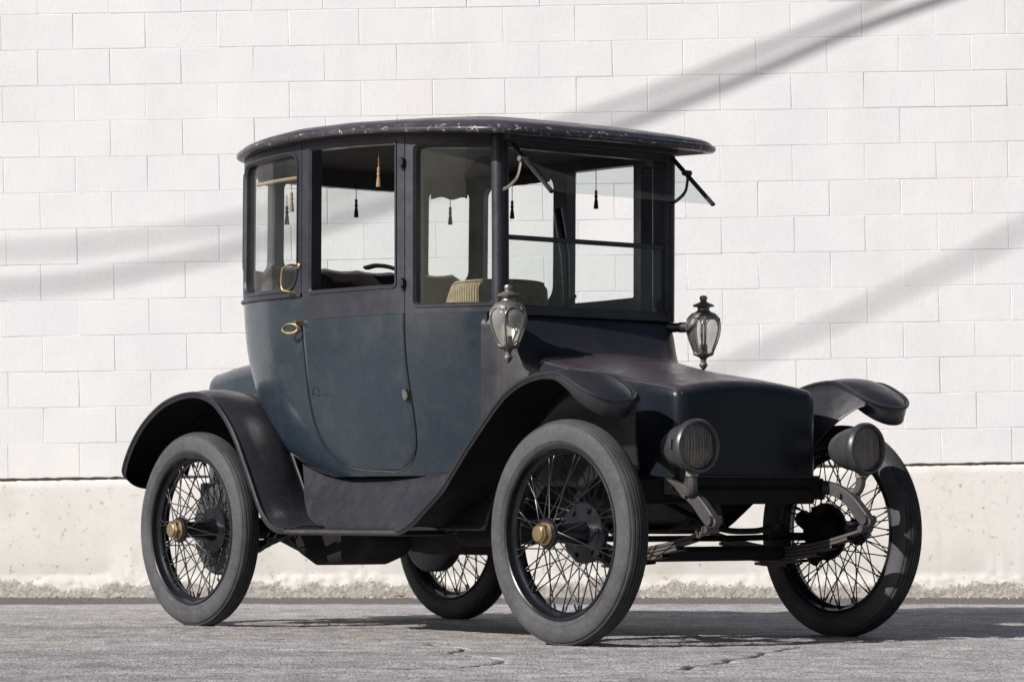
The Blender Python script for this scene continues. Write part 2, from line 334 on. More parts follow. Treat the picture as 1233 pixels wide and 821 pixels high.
def wall_mat():
    m,t,b,new,link=nodes('white painted block')
    v=coords(new,link); at=new('ShaderNodeAttribute'); at.attribute_name='tone'
    r=ramp(new,[(0,(.762,.763,.780)),(.5,(.775,.773,.785)),(1,(.788,.780,.780))]); link(at.outputs['Fac'],r.inputs[0]); col=r.outputs[0]
    n=noise(new,link,v,2.2,8,.65); rr=ramp(new,[(.3,(.93,.93,.945)),(.7,(1.03,1.02,1.0))]); link(n.outputs[0],rr.inputs[0]); col=mix(new,link,1,col,rr.outputs[0],'MULTIPLY')
    n2=noise(new,link,v,34,6,.7); r2=ramp(new,[(.64,0),(.74,.35)]); link(n2.outputs[0],r2.inputs[0]); col=mix(new,link,r2.outputs[0],col,(.60,.54,.47))
    n4=noise(new,link,v,95,4,.6); r4=ramp(new,[(.70,0),(.76,.5)]); link(n4.outputs[0],r4.inputs[0]); col=mix(new,link,r4.outputs[0],col,(.48,.44,.40))
    nw=noise(new,link,coords(new,link,(1,1,.30)),1.7,8,.72,.5); rw=ramp(new,[(.51,0),(.72,.46)]); link(nw.outputs[0],rw.inputs[0]); col=mix(new,link,rw.outputs[0],col,(.70,.655,.60))     # weather stains and runs
    nd_=noise(new,link,coords(new,link,(9,9,.7)),1.3,7,.7); rd_=ramp(new,[(.60,0),(.78,.30)]); link(nd_.outputs[0],rd_.inputs[0]); col=mix(new,link,rd_.outputs[0],col,(.62,.58,.545))
    npt=noise(new,link,v,150,3,.6); rp=ramp(new,[(.66,0),(.71,.55)]); link(npt.outputs[0],rp.inputs[0]); col=mix(new,link,rp.outputs[0],col,(.50,.48,.46))
    link(col,b.inputs['Base Color']); b.inputs['Roughness'].default_value=.75; b.inputs['Specular IOR Level'].default_value=.25
    n3=noise(new,link,v,60,6,.7); ad=new('ShaderNodeMath'); ad.operation='MULTIPLY_ADD'; ad.inputs[1].default_value=2.0; link(n.outputs[0],ad.inputs[0]); link(n3.outputs[0],ad.inputs[2])
    bump(new,link,ad.outputs[0],.45,.004,b); return m
def mortar_mat():
    m,t,b,new,link=nodes('painted mortar')
    v=coords(new,link); n=noise(new,link,v,3.5,7,.7); r=ramp(new,[(.36,(.77,.755,.76)),(.52,(.73,.69,.675)),(.70,(.52,.44,.39))]); link(n.outputs[0],r.inputs[0]); link(r.outputs[0],b.inputs['Base Color'])
    b.inputs['Roughness'].default_value=.9; n3=noise(new,link,v,70,5,.7); bump(new,link,n3.outputs[0],.6,.006,b); return m
def plinth_mat():
    m,t,b,new,link=nodes('old painted concrete')
    v=coords(new,link)
    n=noise(new,link,v,1.8,8,.7); r=ramp(new,[(.3,(.70,.67,.63)),(.5,(.76,.735,.70)),(.7,(.66,.62,.56))]); link(n.outputs[0],r.inputs[0]); col=r.outputs[0]
    n2=noise(new,link,v,30,6,.72); r2=ramp(new,[(.62,0),(.70,.75)]); link(n2.outputs[0],r2.inputs[0]); col=mix(new,link,r2.outputs[0],col,(.42,.37,.31))
    vv=coords(new,link,(1.8,1.8,.5)); n5=noise(new,link,vv,3,7,.7); r5=ramp(new,[(.58,0),(.75,.5)]); link(n5.outputs[0],r5.inputs[0]); col=mix(new,link,r5.outputs[0],col,(.55,.50,.42))
    # bare exposed footing below an uneven paint line
    sx=new('ShaderNodeSeparateXYZ'); c=new('ShaderNodeTexCoord'); link(c.outputs['Object'],sx.inputs[0])
    n6=noise(new,link,v,3.2,8,.72); ma=new('ShaderNodeMath'); ma.operation='MULTIPLY_ADD'; ma.inputs[1].default_value=-.30; link(n6.outputs[0],ma.inputs[0]); link(sx.outputs[2],ma.inputs[2])
    mr=new('ShaderNodeMapRange'); mr.inputs[1].default_value=-.070; mr.inputs[2].default_value=-.088; link(ma.outputs[0],mr.inputs[0])
    n7=noise(new,link,v,42,6,.75); r7=ramp(new,[(.33,(.30,.265,.23)),(.48,(.50,.46,.415)),(.66,(.66,.62,.57))]); link(n7.outputs[0],r7.inputs[0])
    col=mix(new,link,mr.outputs[0],col,r7.outputs[0])
    link(col,b.inputs['Base Color']); b.inputs['Roughness'].default_value=.88; b.inputs['Specular IOR Level'].default_value=.2
    sb=new('ShaderNodeMath'); sb.operation='MULTIPLY_ADD'; sb.inputs[1].default_value=1.2
    link(mr.outputs[0],sb.inputs[0]); rb=ramp(new,[(.62,.5),(.70,0)]); link(n2.outputs[0],rb.inputs[0])
    pr=new('ShaderNodeMath'); pr.operation='MULTIPLY'; link(n7.outputs[0],pr.inputs[0]); link(mr.outputs[0],pr.inputs[1])
    a2=new('ShaderNodeMath'); a2.operation='MULTIPLY_ADD'; a2.inputs[1].default_value=4; link(pr.outputs[0],a2.inputs[0]); link(rb.outputs[0],a2.inputs[2])
    bump(new,link,a2.outputs[0],.6,.01,b); return m

# ------------------------------------------------------------------ setting
WY=18.1
rng=np.random.default_rng(5)
GX=np.arange(-4.4,4.4,.0085); GY=np.arange(9.2,18.13,.0105)
def blur(a,k):
    ker=np.exp(-.5*(np.arange(-3*k,3*k+1)/max(k,.1))**2) if k>0 else np.ones(1)
    ker/=ker.sum()
    a=np.apply_along_axis(lambda r:np.convolve(r,ker,'same'),0,a); return np.apply_along_axis(lambda r:np.convolve(r,ker,'same'),1,a)
shape=(len(GY),len(GX))
n1=rng.standard_normal(shape).astype(np.float32); n2=blur(rng.standard_normal(shape),2); n3=blur(rng.standard_normal(shape),9)
GZ=.0006*np.clip(n1,-2,2.5)+.0008*n2/n2.std()+.0006*n3/n3.std()
GZ-=np.clip(rng.random(shape)-.993,0,1)*.5      # pits where stones have come out
CRK=np.zeros(shape)
XX,YY=np.meshgrid(GX,GY)
def crack(pts,w0):
    P=[np.array(p,float) for p in pts]
    for _ in range(4):
        q=[P[0]]
        for a_,b_ in zip(P,P[1:]):
            d_=b_-a_; q+=[(a_+b_)/2+np.array([-d_[1],d_[0]])*rng.uniform(-.13,.13),b_]
        P=q
    for k_,(a_,b_) in enumerate(zip(P,P[1:])):
        d_=b_-a_; L2=max(1e-9,d_@d_); x0,x1=np.searchsorted(GX,[min(a_[0],b_[0])-.05,max(a_[0],b_[0])+.05]); y0,y1=np.searchsorted(GY,[min(a_[1],b_[1])-.05,max(a_[1],b_[1])+.05])
        if x1<=x0 or y1<=y0: continue
        xs,ys=XX[y0:y1,x0:x1]-a_[0],YY[y0:y1,x0:x1]-a_[1]; t_=np.clip((xs*d_[0]+ys*d_[1])/L2,0,1)
        dist=np.hypot(xs-t_*d_[0],ys-t_*d_[1]); ww=w0*(.5+rng.random()); CRK[y0:y1,x0:x1]=np.maximum(CRK[y0:y1,x0:x1],np.clip(1.6-dist/ww,0,1))
crack([(.55,10.0),(.68,10.4),(.86,11.0),(1.02,11.5),(1.30,11.8)],.011)
crack([(.86,11.0),(1.25,11.05),(1.9,10.9),(3.2,11.0)],.007)
crack([(-.35,10.0),(-.10,10.25),(-.02,10.6),(-.22,11.2),(-.30,11.9)],.009)
crack([(-3.6,11.5),(-2.6,11.3),(-1.5,11.5),(-.22,11.2)],.006)
crack([(-4,14.1),(-2.8,14.4),(-2.2,14.2)],.008); crack([(1.2,15.6),(2.2,15.3),(4,15.5)],.008)
GZ-=CRK*.010
GZ[0,:]=GZ[-1,:]=-.014; GZ[:,0]=GZ[:,-1]=-.014
XX,YY=np.meshgrid(GX,GY)
co=np.stack([XX,YY,GZ],-1).reshape(-1,3)
ny,nx_=shape; ii=np.arange(ny*nx_).reshape(ny,nx_)
qd=np.stack([ii[:-1,:-1],ii[:-1,1:],ii[1:,1:],ii[1:,:-1]],-1).reshape(-1,4)
far=[(x,y) for y in (-150,-30,0,9,18.2,60,250) for x in (-250,-40,-4.5,4.5,40,250)]
nb=len(co); co=np.concatenate([co,np.array([(x,y,-.012) for x,y in far])])
fq=[[nb+r*6+q,nb+r*6+q+1,nb+(r+1)*6+q+1,nb+(r+1)*6+q] for r in range(6) for q in range(5)]
qd=np.concatenate([qd,np.array(fq)])
def np_mesh(name,co,qd,mat):
    me=bpy.data.meshes.new(name); me.vertices.add(len(co)); me.vertices.foreach_set('co',co.astype(np.float32).ravel())
    me.loops.add(qd.size); me.loops.foreach_set('vertex_index',qd.astype(np.int32).ravel())
    me.polygons.add(len(qd)); me.polygons.foreach_set('loop_start',np.arange(0,qd.size,4,dtype=np.int32)); me.polygons.foreach_set('loop_total',np.full(len(qd),4,dtype=np.int32))
    me.update(calc_edges=True); me.materials.append(mat); o=bpy.data.objects.new(name,me); C.objects.link(o); return o
gro=np_mesh('ground',co,qd,ground_mat()); tag(gro,kind='structure')
ca_=gro.data.attributes.new('crack','FLOAT','POINT'); ca_.data.foreach_set('value',np.concatenate([CRK.ravel(),np.zeros(len(co)-nb)]).astype(np.float32))
# remains of a worn yellow line, following the grit
M['yellow']=simple('worn yellow paint',(.46,.36,.19),.8)
qs=[]; q0=qd[:(ny-1)*(nx_-1)].reshape(ny-1,nx_-1,4)
for x0,x1,y,w_,keep in ((-1.15,.30,12.42,.06,.85),(-2.15,-1.60,11.80,.06,.4)):
    a0,a1=np.searchsorted(GX,x0),np.searchsorted(GX,x1); b0,b1=np.searchsorted(GY,y),np.searchsorted(GY,y+w_)
    mk=blur(rng.random((24,a1-a0)),1)[:b1-b0]; mk=(mk-mk.mean())/mk.std(); sel=mk<(keep*1.6-1)+.5*np.sin(np.arange(a1-a0)*.045)[None,:]
    qs.append(q0[b0:b1,a0:a1][sel])
qs=np.concatenate(qs); used,inv_=np.unique(qs,return_inverse=True)
cl=co[used].copy(); cl[:,2]+=.0008
tag(np_mesh('painted_line',cl,inv_.reshape(-1,4),M['yellow']),kind='structure')

TILT=.0165
wall=bpy.data.objects.new('block_wall',None); C.objects.link(wall); wall.location=(0,WY,0)
tag(wall,'white painted concrete block wall standing behind the old car','wall')
PX=4.788e-3; CH=.2059; CL=.4132; ZT=.513+(611.8-567.8)*PX
def WP(a,z,y): return Vector((a-z*TILT,y,z+a*TILT))
bl=MB(); tones=[]
rows=22; nx=34
for r in range(-0,rows):
    off=((57 if r%2 else 100)-616.5)*PX
    a0=off-nx/2*CL-CL*((off+3)//CL)*0
    j=[a0+k*CL+random.gauss(0,.0025) for k in range(nx+1)]
    for k in range(nx):
        x0,x1=j[k],j[k+1]; z0=ZT+r*CH; z1=z0+CH
        gz=random.choice((.0003,.0007,.0016)); gx0=random.choice((.0003,.0007,.0018)); gx1=random.choice((.0003,.0007,.0018))
        x0+=gx0; x1-=gx1; z0+=gz; z1-=gz
        d=[random.uniform(-.0007,.0007)]*4; tx=random.gauss(0,.0004); tz=random.gauss(0,.0004)
        tone=min(1,max(0,random.gauss(.5,.25)))
        bv=random.uniform(.0012,.0030); n0=len(bl.f)
        ring=[(x0,z0),(x1,z0),(x1,z1),(x0,z1)]
        def yy(a,b): return -(.0014+d[0]+tx*((a-x0)/CL-.5)*2+tz*((b-z0)/CH-.5)*2)
        outer=[bl.vert(WP(a,b,.012)) for a,b in ring]
        mid=[bl.vert(WP(a,b,yy(a,b)+bv)) for a,b in ring]
        inn=[(a+(bv if a==x0 else -bv),b+(bv if b==z0 else -bv)) for a,b in ring]; inv=[bl.vert(WP(a,b,yy(a,b))) for a,b in inn]
        for q in range(4):
            e=(q+1)%4; bl.face(outer[q],outer[e],mid[e],mid[q]); bl.face(mid[q],mid[e],inv[e],inv[q])
        bl.face(*inv)
        tones+= [tone]*(len(bl.f)-n0)
blo=bl.build('block_course',wall_mat(),wall,smooth=0,merge=0)
att=blo.data.attributes.new('tone','FLOAT','FACE')
att.data.foreach_set('value',tones[:len(blo.data.polygons)])
mo=MB(); mo.grid([[WP(-8+16*i/160,ZT-.01+(rows*CH+.01)*k/60,.0012+random.uniform(-.0008,.0004)) for k in range(61)] for i in range(161)])
mo.build('mortar',mortar_mat(),wall,smooth=60)
bk=MB(); bk.prism([(-8,.02,0),(8,.02,0),(8,.3,0),(-8,.3,0)],(0,0,ZT+rows*CH+.12)); bk.build('wall_core',mortar_mat(),wall,smooth=0)
pm=plinth_mat(); p=MB()
def plz(a): return -.028+.006*math.sin(a*1.7)
NX=800
pr=[]
for i in range(NX+1):
    a=-8+16*i/NX; top=ZT-.006+a*TILT+random.uniform(-.003,.002)
    pr.append([(a,.02,top),(a,-.020,top-.001),(a,-.026,top-.012+random.uniform(-.003,.003)),(a,-.026,top-.05),(a,-.024,.35),(a,-.026,.16)]+[(a,-.027-(.016-z_)*.05-random.uniform(0,.011)*min(1,max(0,(.135+.03*math.sin(a*5.1)+.02*math.sin(a*13.7)-z_)/.03)),z_) for z_ in (.14,.125,.11,.095,.08,.065,.05,.035,.02,.005,-.02)])
p.grid(pr); p.build('plinth',pm,wall,smooth=60)
gap=MB()
gp=[]
for i in range(401):
    a=-8+16*i/400; z=ZT+a*TILT; h=.0045+random.uniform(-.002,.004)
    gp.append([(a,-.0065,z-.005),(a,-.0105,z+h*.2),(a,-.0065,z+h+.004)])
gap.grid(gp); gap.build('open_joint',simple('dirty open joint',(.05,.04,.032),.9),wall,smooth=60)

pb=MB()
for _ in range(420):
    r_=random.choice((.004,.005,.007,.010,.014)); x_,y_=random.uniform(-4.2,4.2),WY-.04-abs(random.gauss(0,.09)); n_=6
    for lv in (0,):
        base=[(x_+r_*random.uniform(.7,1.2)*math.cos(2*math.pi*k/n_),y_+r_*random.uniform(.7,1.2)*math.sin(2*math.pi*k/n_),-.003) for k in range(n_)]
        mid=[(x_+(p[0]-x_)*.9,y_+(p[1]-y_)*.9,r_*random.uniform(.3,.7)) for p in base]
        idx=pb.grid([base,mid],cv=True); t_=pb.vert((x_,y_,r_*.95))
        for k in range(n_): pb.face(idx[1][k],idx[1][(k+1)%n_],t_)
tag(pb.build('loose_grit',simple('grit',(.34,.31,.28),.9),smooth=0,merge=0),kind='stuff')
# a fallen leaf at the foot of the wall
lf=MB(); lf.grid([[(.055*(i/6-.5)+0, .03*math.sin(math.pi*i/6)*(k-1), .012+.010*abs(k-1)+.006*math.sin(i)) for k in range(3)] for i in range(7)])
lfo=lf.build('fallen_leaf',simple('dry leaf',(.42,.22,.07),.7),solid=.0015); lfo.location=((481-616.5)*PX*.985,WY-.20,.0); lfo.rotation_euler=(R(8),R(-14),R(20))
tag(lfo,'dry orange leaf lying at the foot of the white wall','leaf')

# overhead cables outside the picture whose shadows cross the wall
def cable(px,t,r,label,ext=6):
    pts=[]
    for x,y in px:
        wp=Vector(((x-616.5)*PX,WY,.513+(611.8-y)*PX)); pts.append(wp-ld*lerp(t[0],t[1],(x+80)/1380))
    pts=[pts[0]+(pts[0]-pts[1]).normalized()*6]+pts+([pts[-1]+(pts[-1]-pts[-2]).normalized()*ext] if ext else [])
    m=MB(); m.tube(spline(pts,8),r,8); tag(m.build('overhead_cable',M['cable']),label,'cable','cables hanging above the yard')
cable([(1300,-50),(1150,-5),(1028,38),(915,87),(813,128),(740,155),(500,236),(290,299),(110,338),(0,347),(-80,350)],(11.5,3.0),.0165,'lower of two overhead cables sagging side by side above the yard')
cable([(1300,-95),(1150,-38),(1033,13),(915,62),(835,95),(740,130),(500,207),(290,266),(110,295),(0,303),(-80,306)],(11.5,5.0),.0125,'upper of two overhead cables sagging side by side above the yard')
cable([(1300,240),(1232,276),(1171,310),(1099,343),(1028,378),(941,415),(800,475)],(9,10),.012,'single steep overhead cable running down past the end of the other two',0)

# unseen shed added behind the camera to darken reflections and front-facing sky light
shed=bpy.data.objects.new('added_shed',None); C.objects.link(shed); shed.location=(8,-14,0); tag(shed,'unseen brick shed added behind the camera to darken reflections and sky light','added building')
M['brick']=simple('dark brick',(.11,.065,.05),.85); M['slate']=simple('slate roof',(.05,.05,.055),.7); M['pale']=simple('pale window frame',(.45,.44,.42),.6)
m=MB(); m.prism([(-26,0,0),(26,0,0),(26,-9,0),(-26,-9,0)],(0,0,5.2)); m.build('wall',M['brick'],shed,smooth=0)
m=MB(); m.prism([(-26.4,.5,5.2),(-26.4,-4.5,7.6),(-26.4,-9.5,5.2)],(52.8,0,0)); m.build('roof',M['slate'],shed,smooth=0)
for k in range(9):
    m=MB(); m.box((-23+k*5.7,.03,2.7),(1.9,.10,1.9)); fo=m.build('window',M['pale'],shed,smooth=0)
    m=MB(); m.box((-23+k*5.7,.06,2.7),(1.6,.08,1.6)); m.build('pane',M['slate'],fo,smooth=0)
# ------------------------------------------------------------------ the car
car=bpy.data.objects.new('vintage_car',None); C.objects.link(car)
car.location=(.76515,12.19277,0); car.rotation_euler=(0,0,math.atan2(-.78338,.62154))
tag(car,'antique black and dark blue electric coach car with wire wheels, parked on the asphalt','car')

# lower coach body
SEAM=2.243
def srange(a,b,n): return [a+(b-a)*i/n for i in range(n+1)]
def patch(mb,s0,s1,z0,z1,ns,nz,d=0):
    return mb.grid([[SV(s,z,d) for s in srange(s0,s1,ns)] for z in srange(z0,z1,nz)])
b=MB()
zs=[.645,.648,.655,.667,.68,.695,.711,.73,.75,.769,.80,.84,.877,.93,.986,1.04,1.094,1.14,1.184,1.23,1.275,1.297]
b.grid([[SV(s,z) for s in srange(-SEAM,SEAM,150)] for z in zs])
b.grid([[SV(s,z) for s in srange(-1.247,1.247,90)] for z in (1.297,1.33,1.37,1.40)])
# floor of the body, rounded under
b.grid([[Vector((lerp(SV(s,.645).x,-1.3,k*.5),SV(s,.645).y*(1-k),.645-.0*k)) for s in srange(-SEAM,SEAM,150)] for k in (0,.04,.5,1)])
body=b.build('body',M['coach'],car,smooth=50,merge=1e-4)
# front edge bead, waist bead
bd=MB()
bd.tube([SV(SEAM,z,.004) for z in srange(.70,1.29,24)],.0065,8)
bd.build('edge_bead',M['frame'],body)
bd=MB(); bd.tube([SV(-SEAM,z,.004) for z in srange(.70,1.29,24)],.0065,8); bd.build('edge_bead',M['frame'],body)
bd=MB(); bd.tube([SV(s,1.402,.003) for s in srange(-1.245,1.245,100)],.009,8); bd.build('waist_moulding',M['frame'],body)
# door outlines in (arc length, height)
DOOR=[(1.238,1.297),(1.238,1.17),(1.232,1.10),(1.216,1.005),(1.19,.90),(1.172,.82),(1.172,.765),(1.19,.722),(1.225,.694),(1.30,.680),(1.42,.673),(1.56,.669),(1.66,.668),(1.74,.680),(1.80,.698),(1.845,.730),(1.872,.775),(1.884,.83),(1.888,.90),(1.886,.98),(1.882,1.07),(1.880,1.17),(1.880,1.297)]
def smooth2(pts,n=5): return [(p.x,p.y) for p in spline([(a,b_,0) for a,b_ in pts],n)]
DO=smooth2(DOOR)
def door(sg):
    L=[p for p in DO if p[0]<1.5]; Rr=[p for p in DO if p[0]>=1.5]
    zl=sorted([(z,s) for s,z in L]); zr=sorted([(z,s) for s,z in Rr])
    zz=sorted(set([round(.6725+.03*t*t,4) for t in (0,.25,.5,.75,1)]+srange(.72,1.296,28)))
    m=MB(); m.mi=0; off=.0035
    def edge(z): return interp(zl,z)+.004,interp(zr,z)-.004
    rows=[]
    for z in zz:
        a,c=edge(z); rows.append([SV(sg*lerp(a,c,t),z,off*(1 if 0<t<1 else .2)) for t in [0,.01]+srange(.04,.96,36)+[.99,1]])
    m.grid(rows)
    d=m.build('door',[M['coach'],M['frame']],car,smooth=50)
    s=MB(); s.tube([SV(sg*a,z,.0005) for a,z in DO],.0042,6); s.build('door_gap',M['gapm'],d)
    # lower lip of the door: its lit line put in as a pale bead
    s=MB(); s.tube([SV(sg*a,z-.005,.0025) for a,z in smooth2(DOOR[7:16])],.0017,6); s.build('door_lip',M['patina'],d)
    return d
M['gapm']=simple('dark gap',(.006,.006,.007),.9)
# upper cabin: window surrounds lofted from nested loops
def rrect(s0,s1,z0,z1,r,n=6):
    "rounded loop in (s,z), r = radii (bl,br,tr,tl), with fixed point count"
    if not isinstance(r,(tuple,list)): r=(r,)*4
    cs=[((s0+r[0],z0+r[0]),R(180),r[0]),((s1-r[1],z0+r[1]),R(270),r[1]),((s1-r[2],z1-r[2]),0,r[2]),((s0+r[3],z1-r[3]),R(90),r[3])]
    corner=[[(c[0]+rr*math.cos(a0+R(90)*k/n),c[1]+rr*math.sin(a0+R(90)*k/n)) for k in range(n+1)] for c,a0,rr in cs]
    out=[]
    for q in range(4):
        out+=corner[q]; a=corner[q][-1]; c=corner[(q+1)%4][0]; m=12
        out+=[(lerp(a[0],c[0],k/m),lerp(a[1],c[1],k/m)) for k in range(1,m)]
    return out
def TOP(s,z):   # roof rail follows the roof: above this height the frame is cut
    return z
def zroof(u): # underside edge of the roof along the car
    return interp([(-2.6,2.012),(-2.3,2.020),(-2.0,2.034),(-1.75,2.043),(-1.4,2.036),(-1.1,2.022),(-.85,2.006),(-.68,1.994),(-.5,1.984)],u)
def surround(name,mat,parent,s0,s1,z0,z1,o,rad,depth=.045,mould=True,sg=1,rail=True,bev=.012):
    os0,os1,oz0,oz1=o
    def T(s,z):  # let the top edge follow the roof line
        u=plan(s)[0]; f=max(0,(z-1.75)/.29); return z+(zroof(u)-2.03)*f
    Lo=rrect(s0,s1,z0,z1,.001); L1=rrect(os0-.016,os1+.016,oz0-.016,oz1+.016,tuple(r+.012 for r in rad))
    L2=rrect(os0-.010,os1+.010,oz0-.010,oz1+.010,tuple(r+.008 for r in rad)); L3=rrect(os0,os1,oz0,oz1,rad)
    def P(L,d): return [SV(sg*s,T(s,z),d) for s,z in L]
    m=MB(); loops=[P(Lo,-depth),P(Lo,.001),P(L1,.001),P(L1,.006),P(L2,.006),P(L3,-.004),P(L3,-depth),P(Lo,-depth)]
    m.grid(loops,cv=True)
    f=m.build(name,mat,parent,smooth=40,merge=1e-6)
    return f,(lambda d,inset=.0:[ [SV(sg*lerp(os0-.005,os1+.005,i/16),T(lerp(os0,os1,i/16),lerp(oz0-.005,oz1+.005,k/10)),d) for i in range(17)] for k in range(11)])
def pane(name,pts,parent,mat=None):
    m=MB(); m.grid(pts); return m.build(name,mat or M['glass'],parent,smooth=60)
for sg in (1,-1):
    f,gp_=surround('window_frame',M['frame'],car,1.886,2.312,1.296,2.035,(1.936,2.262,1.336,1.972),(.012,)*4,sg=sg,depth=.065)
    pane('window_pane',gp_(-.022),f)
    d=door(sg)
    f,gp_=surround('window_frame',M['frame'],d,1.243,1.882,1.298,2.038,(1.306,1.826,1.418,1.990),(.008,)*4,depth=.055,sg=sg)
    f,gp_=surround('window_frame',M['frame'],car,.690,1.239,1.400,2.036,(.738,1.200,1.436,1.982),(.06,.07,.05,.05),sg=sg)
    pane('window_pane',gp_(-.022),f)
    f,gp_=surround('window_frame',M['frame'],car,.415,.690,1.400,2.036,(.436,.648,1.545,1.960),(.05,.05,.03,.03),sg=sg)
    pane('window_pane',gp_(-.022),f)
f,gp_=surround('window_frame',M['frame'],car,-.415,.415,1.400,2.036,(-.372,.372,1.56,1.955),(.05,.05,.03,.03))
pane('window_pane',gp_(-.022),f)
# door furniture on the lit side and on the far side
doors=[o for o in car.children if o.name.startswith('door')]
for d,sg in zip(doors,(1,-1)):
    h=MB()   # loop handle
    c=SV(sg*1.222,1.262,.055); n=(SV(sg*1.222,1.262,.1)-SV(sg*1.222,1.262,0)).normalized(); t=(SV(sg*1.26,1.262)-SV(sg*1.20,1.262)).normalized()
    up=Vector((0,0,1))
    h.tube([SV(sg*1.235,1.285,0),SV(sg*1.235,1.285,.035)],[.016,.010],12)
    loop=[]
    for k in range(24):
        a=2*math.pi*k/24; loop.append(SV(sg*1.226,1.262,.045)+(-t)*(.036*math.cos(a)+.012)+n*(.014*math.cos(a))+up*.019*math.sin(a))
    h.tube(loop,[.0045+.0025*max(0,-math.sin(2*math.pi*k/24)) for k in range(24)],8,closed=True)
    h.build('door_handle',M['brass'],d)
    for s,z in ((1.873,1.905),(1.874,1.420),(1.868,.972)):
        g_=MB(); c0=SV(sg*s,z,.012)
        g_.tube([SV(sg*s,z-.020,.014),SV(sg*s,z+.020,.014)],.010,10)
        g_.tube([SV(sg*s,z-.012,.008),SV(sg*s,z+.012,.008)],.016,8)
        g_.build('hinge',M['frame'] if z>1 else M['patina'],d)
    g_=MB()      # brass grab handle on the pillar behind the door
    gpth=[SV(sg*1.222,1.525,0),SV(sg*1.205,1.528,.035),SV(sg*1.180,1.515,.050),SV(sg*1.172,1.48,.052),SV(sg*1.172,1.445,.052),SV(sg*1.18,1.425,.050),SV(sg*1.205,1.418,.035),SV(sg*1.222,1.415,.015),SV(sg*1.226,1.400,0)]
    g_.tube(spline(gpth,5),.0050,8); g_.lathe([(.014,0),(.014,.006),(.006,.010)],Matrix.Translation(SV(sg*1.222,1.525,.0))@n.to_track_quat('Z','Y').to_matrix().to_4x4(),12); g_.build('grab_handle',M['brass'],car)

q=MB(); q.tube([SV(lerp(1.245,1.40,k/14),.985+.004*math.sin(k*1.3)-.0003*k,.0042) for k in range(15)],[.0008+.0024*abs(math.sin(k*2.1))*(1-k/16) for k in range(15)],6,flat=(1,.5)); q.tube(spline([SV(1.245,.985,.004),SV(1.262,1.010,.004),SV(1.295,1.016,.004),SV(1.30,.996,.004)],4),.0016,6); q.build('paint_scrape',M['gapm'],doors[0])
# windscreen frame
wf=MB()
def rail(mb,a,b_,wd,dp):
    a,b_=Vector(a),Vector(b_); t=(b_-a).normalized(); x=Vector((1,0,0)); y=t.cross(x).normalized()
    q=[a+x*sx*dp/2+y*sy*wd/2 for sx,sy in ((-1,-1),(1,-1),(1,1),(-1,1))]; mb.prism(q,b_-a)
AU,AV=-.742,.437
for sv in (1,-1):
    wf.tube([V(-.752,sv*.445,1.285),V(-.752,sv*.449,2.0)],.029,12)
rail(wf,V(AU,.43,1.304),V(AU,-.43,1.304),.040,.045); rail(wf,V(AU,.43,1.976),V(AU,-.43,1.976),.056,.040)
for sv in (1,-1): rail(wf,V(AU,sv*.423,1.32),V(AU,sv*.425,1.955),.018,.034)
wfo=wf.build('windscreen_frame',M['frame'],car,bevel=.004)
pane('windscreen_pane',[[V(-.742,.418-.836*i/8,z) for i in range(9)] for z in srange(1.322,1.592,4)],wfo)
m=MB(); rail(m,V(-.742,.418,1.594),V(-.742,-.418,1.594),.019,.018); m.build('middle_bar',M['frame'],wfo,bevel=.002)
# swung out upper pane
def VZ(t): return lerp(-.690,-.446,t),lerp(1.955,1.750,t)
vp=MB()
for sv in (1,-1):
    a,b_=VZ(-.03),VZ(1.0); vp.tube([V(a[0],sv*.424,a[1]),V(b_[0],sv*.424,b_[1])],.0115,8,flat=(1.1,.75))
vroot=None
for sv in (1,-1):
    a,b_=VZ(-.03),VZ(1.0); q=MB(); q.tube([V(a[0],sv*.424,a[1]),V(b_[0],sv*.424,b_[1])],.0115,8,flat=(1.1,.75))
    if vroot is None: pass
    o=q.build('visor_rail',M['frame'],car)
    if sv==1: vroot=o
    q=MB(); c=VZ(.30); arc=spline([V(c[0],sv*.440,c[1]),V(c[0]-.02,sv*.444,c[1]-.07),V(c[0]-.075,sv*.446,c[1]-.105),V(-.735,sv*.446,c[1]-.115)],6)
    q.tube(arc,.006,8,flat=(.6,1.3)); q.tube([V(c[0],sv*.414,c[1]),V(c[0],sv*.452,c[1])],.012,10); q.build('visor_quadrant',M['patina'] if sv==1 else M['frame'],car)
pane('visor_pane',[[V(VZ(t)[0],.415-.83*i/8,VZ(t)[1]) for i in range(9)] for t in srange(.0,1,6)],car,M['visor'])

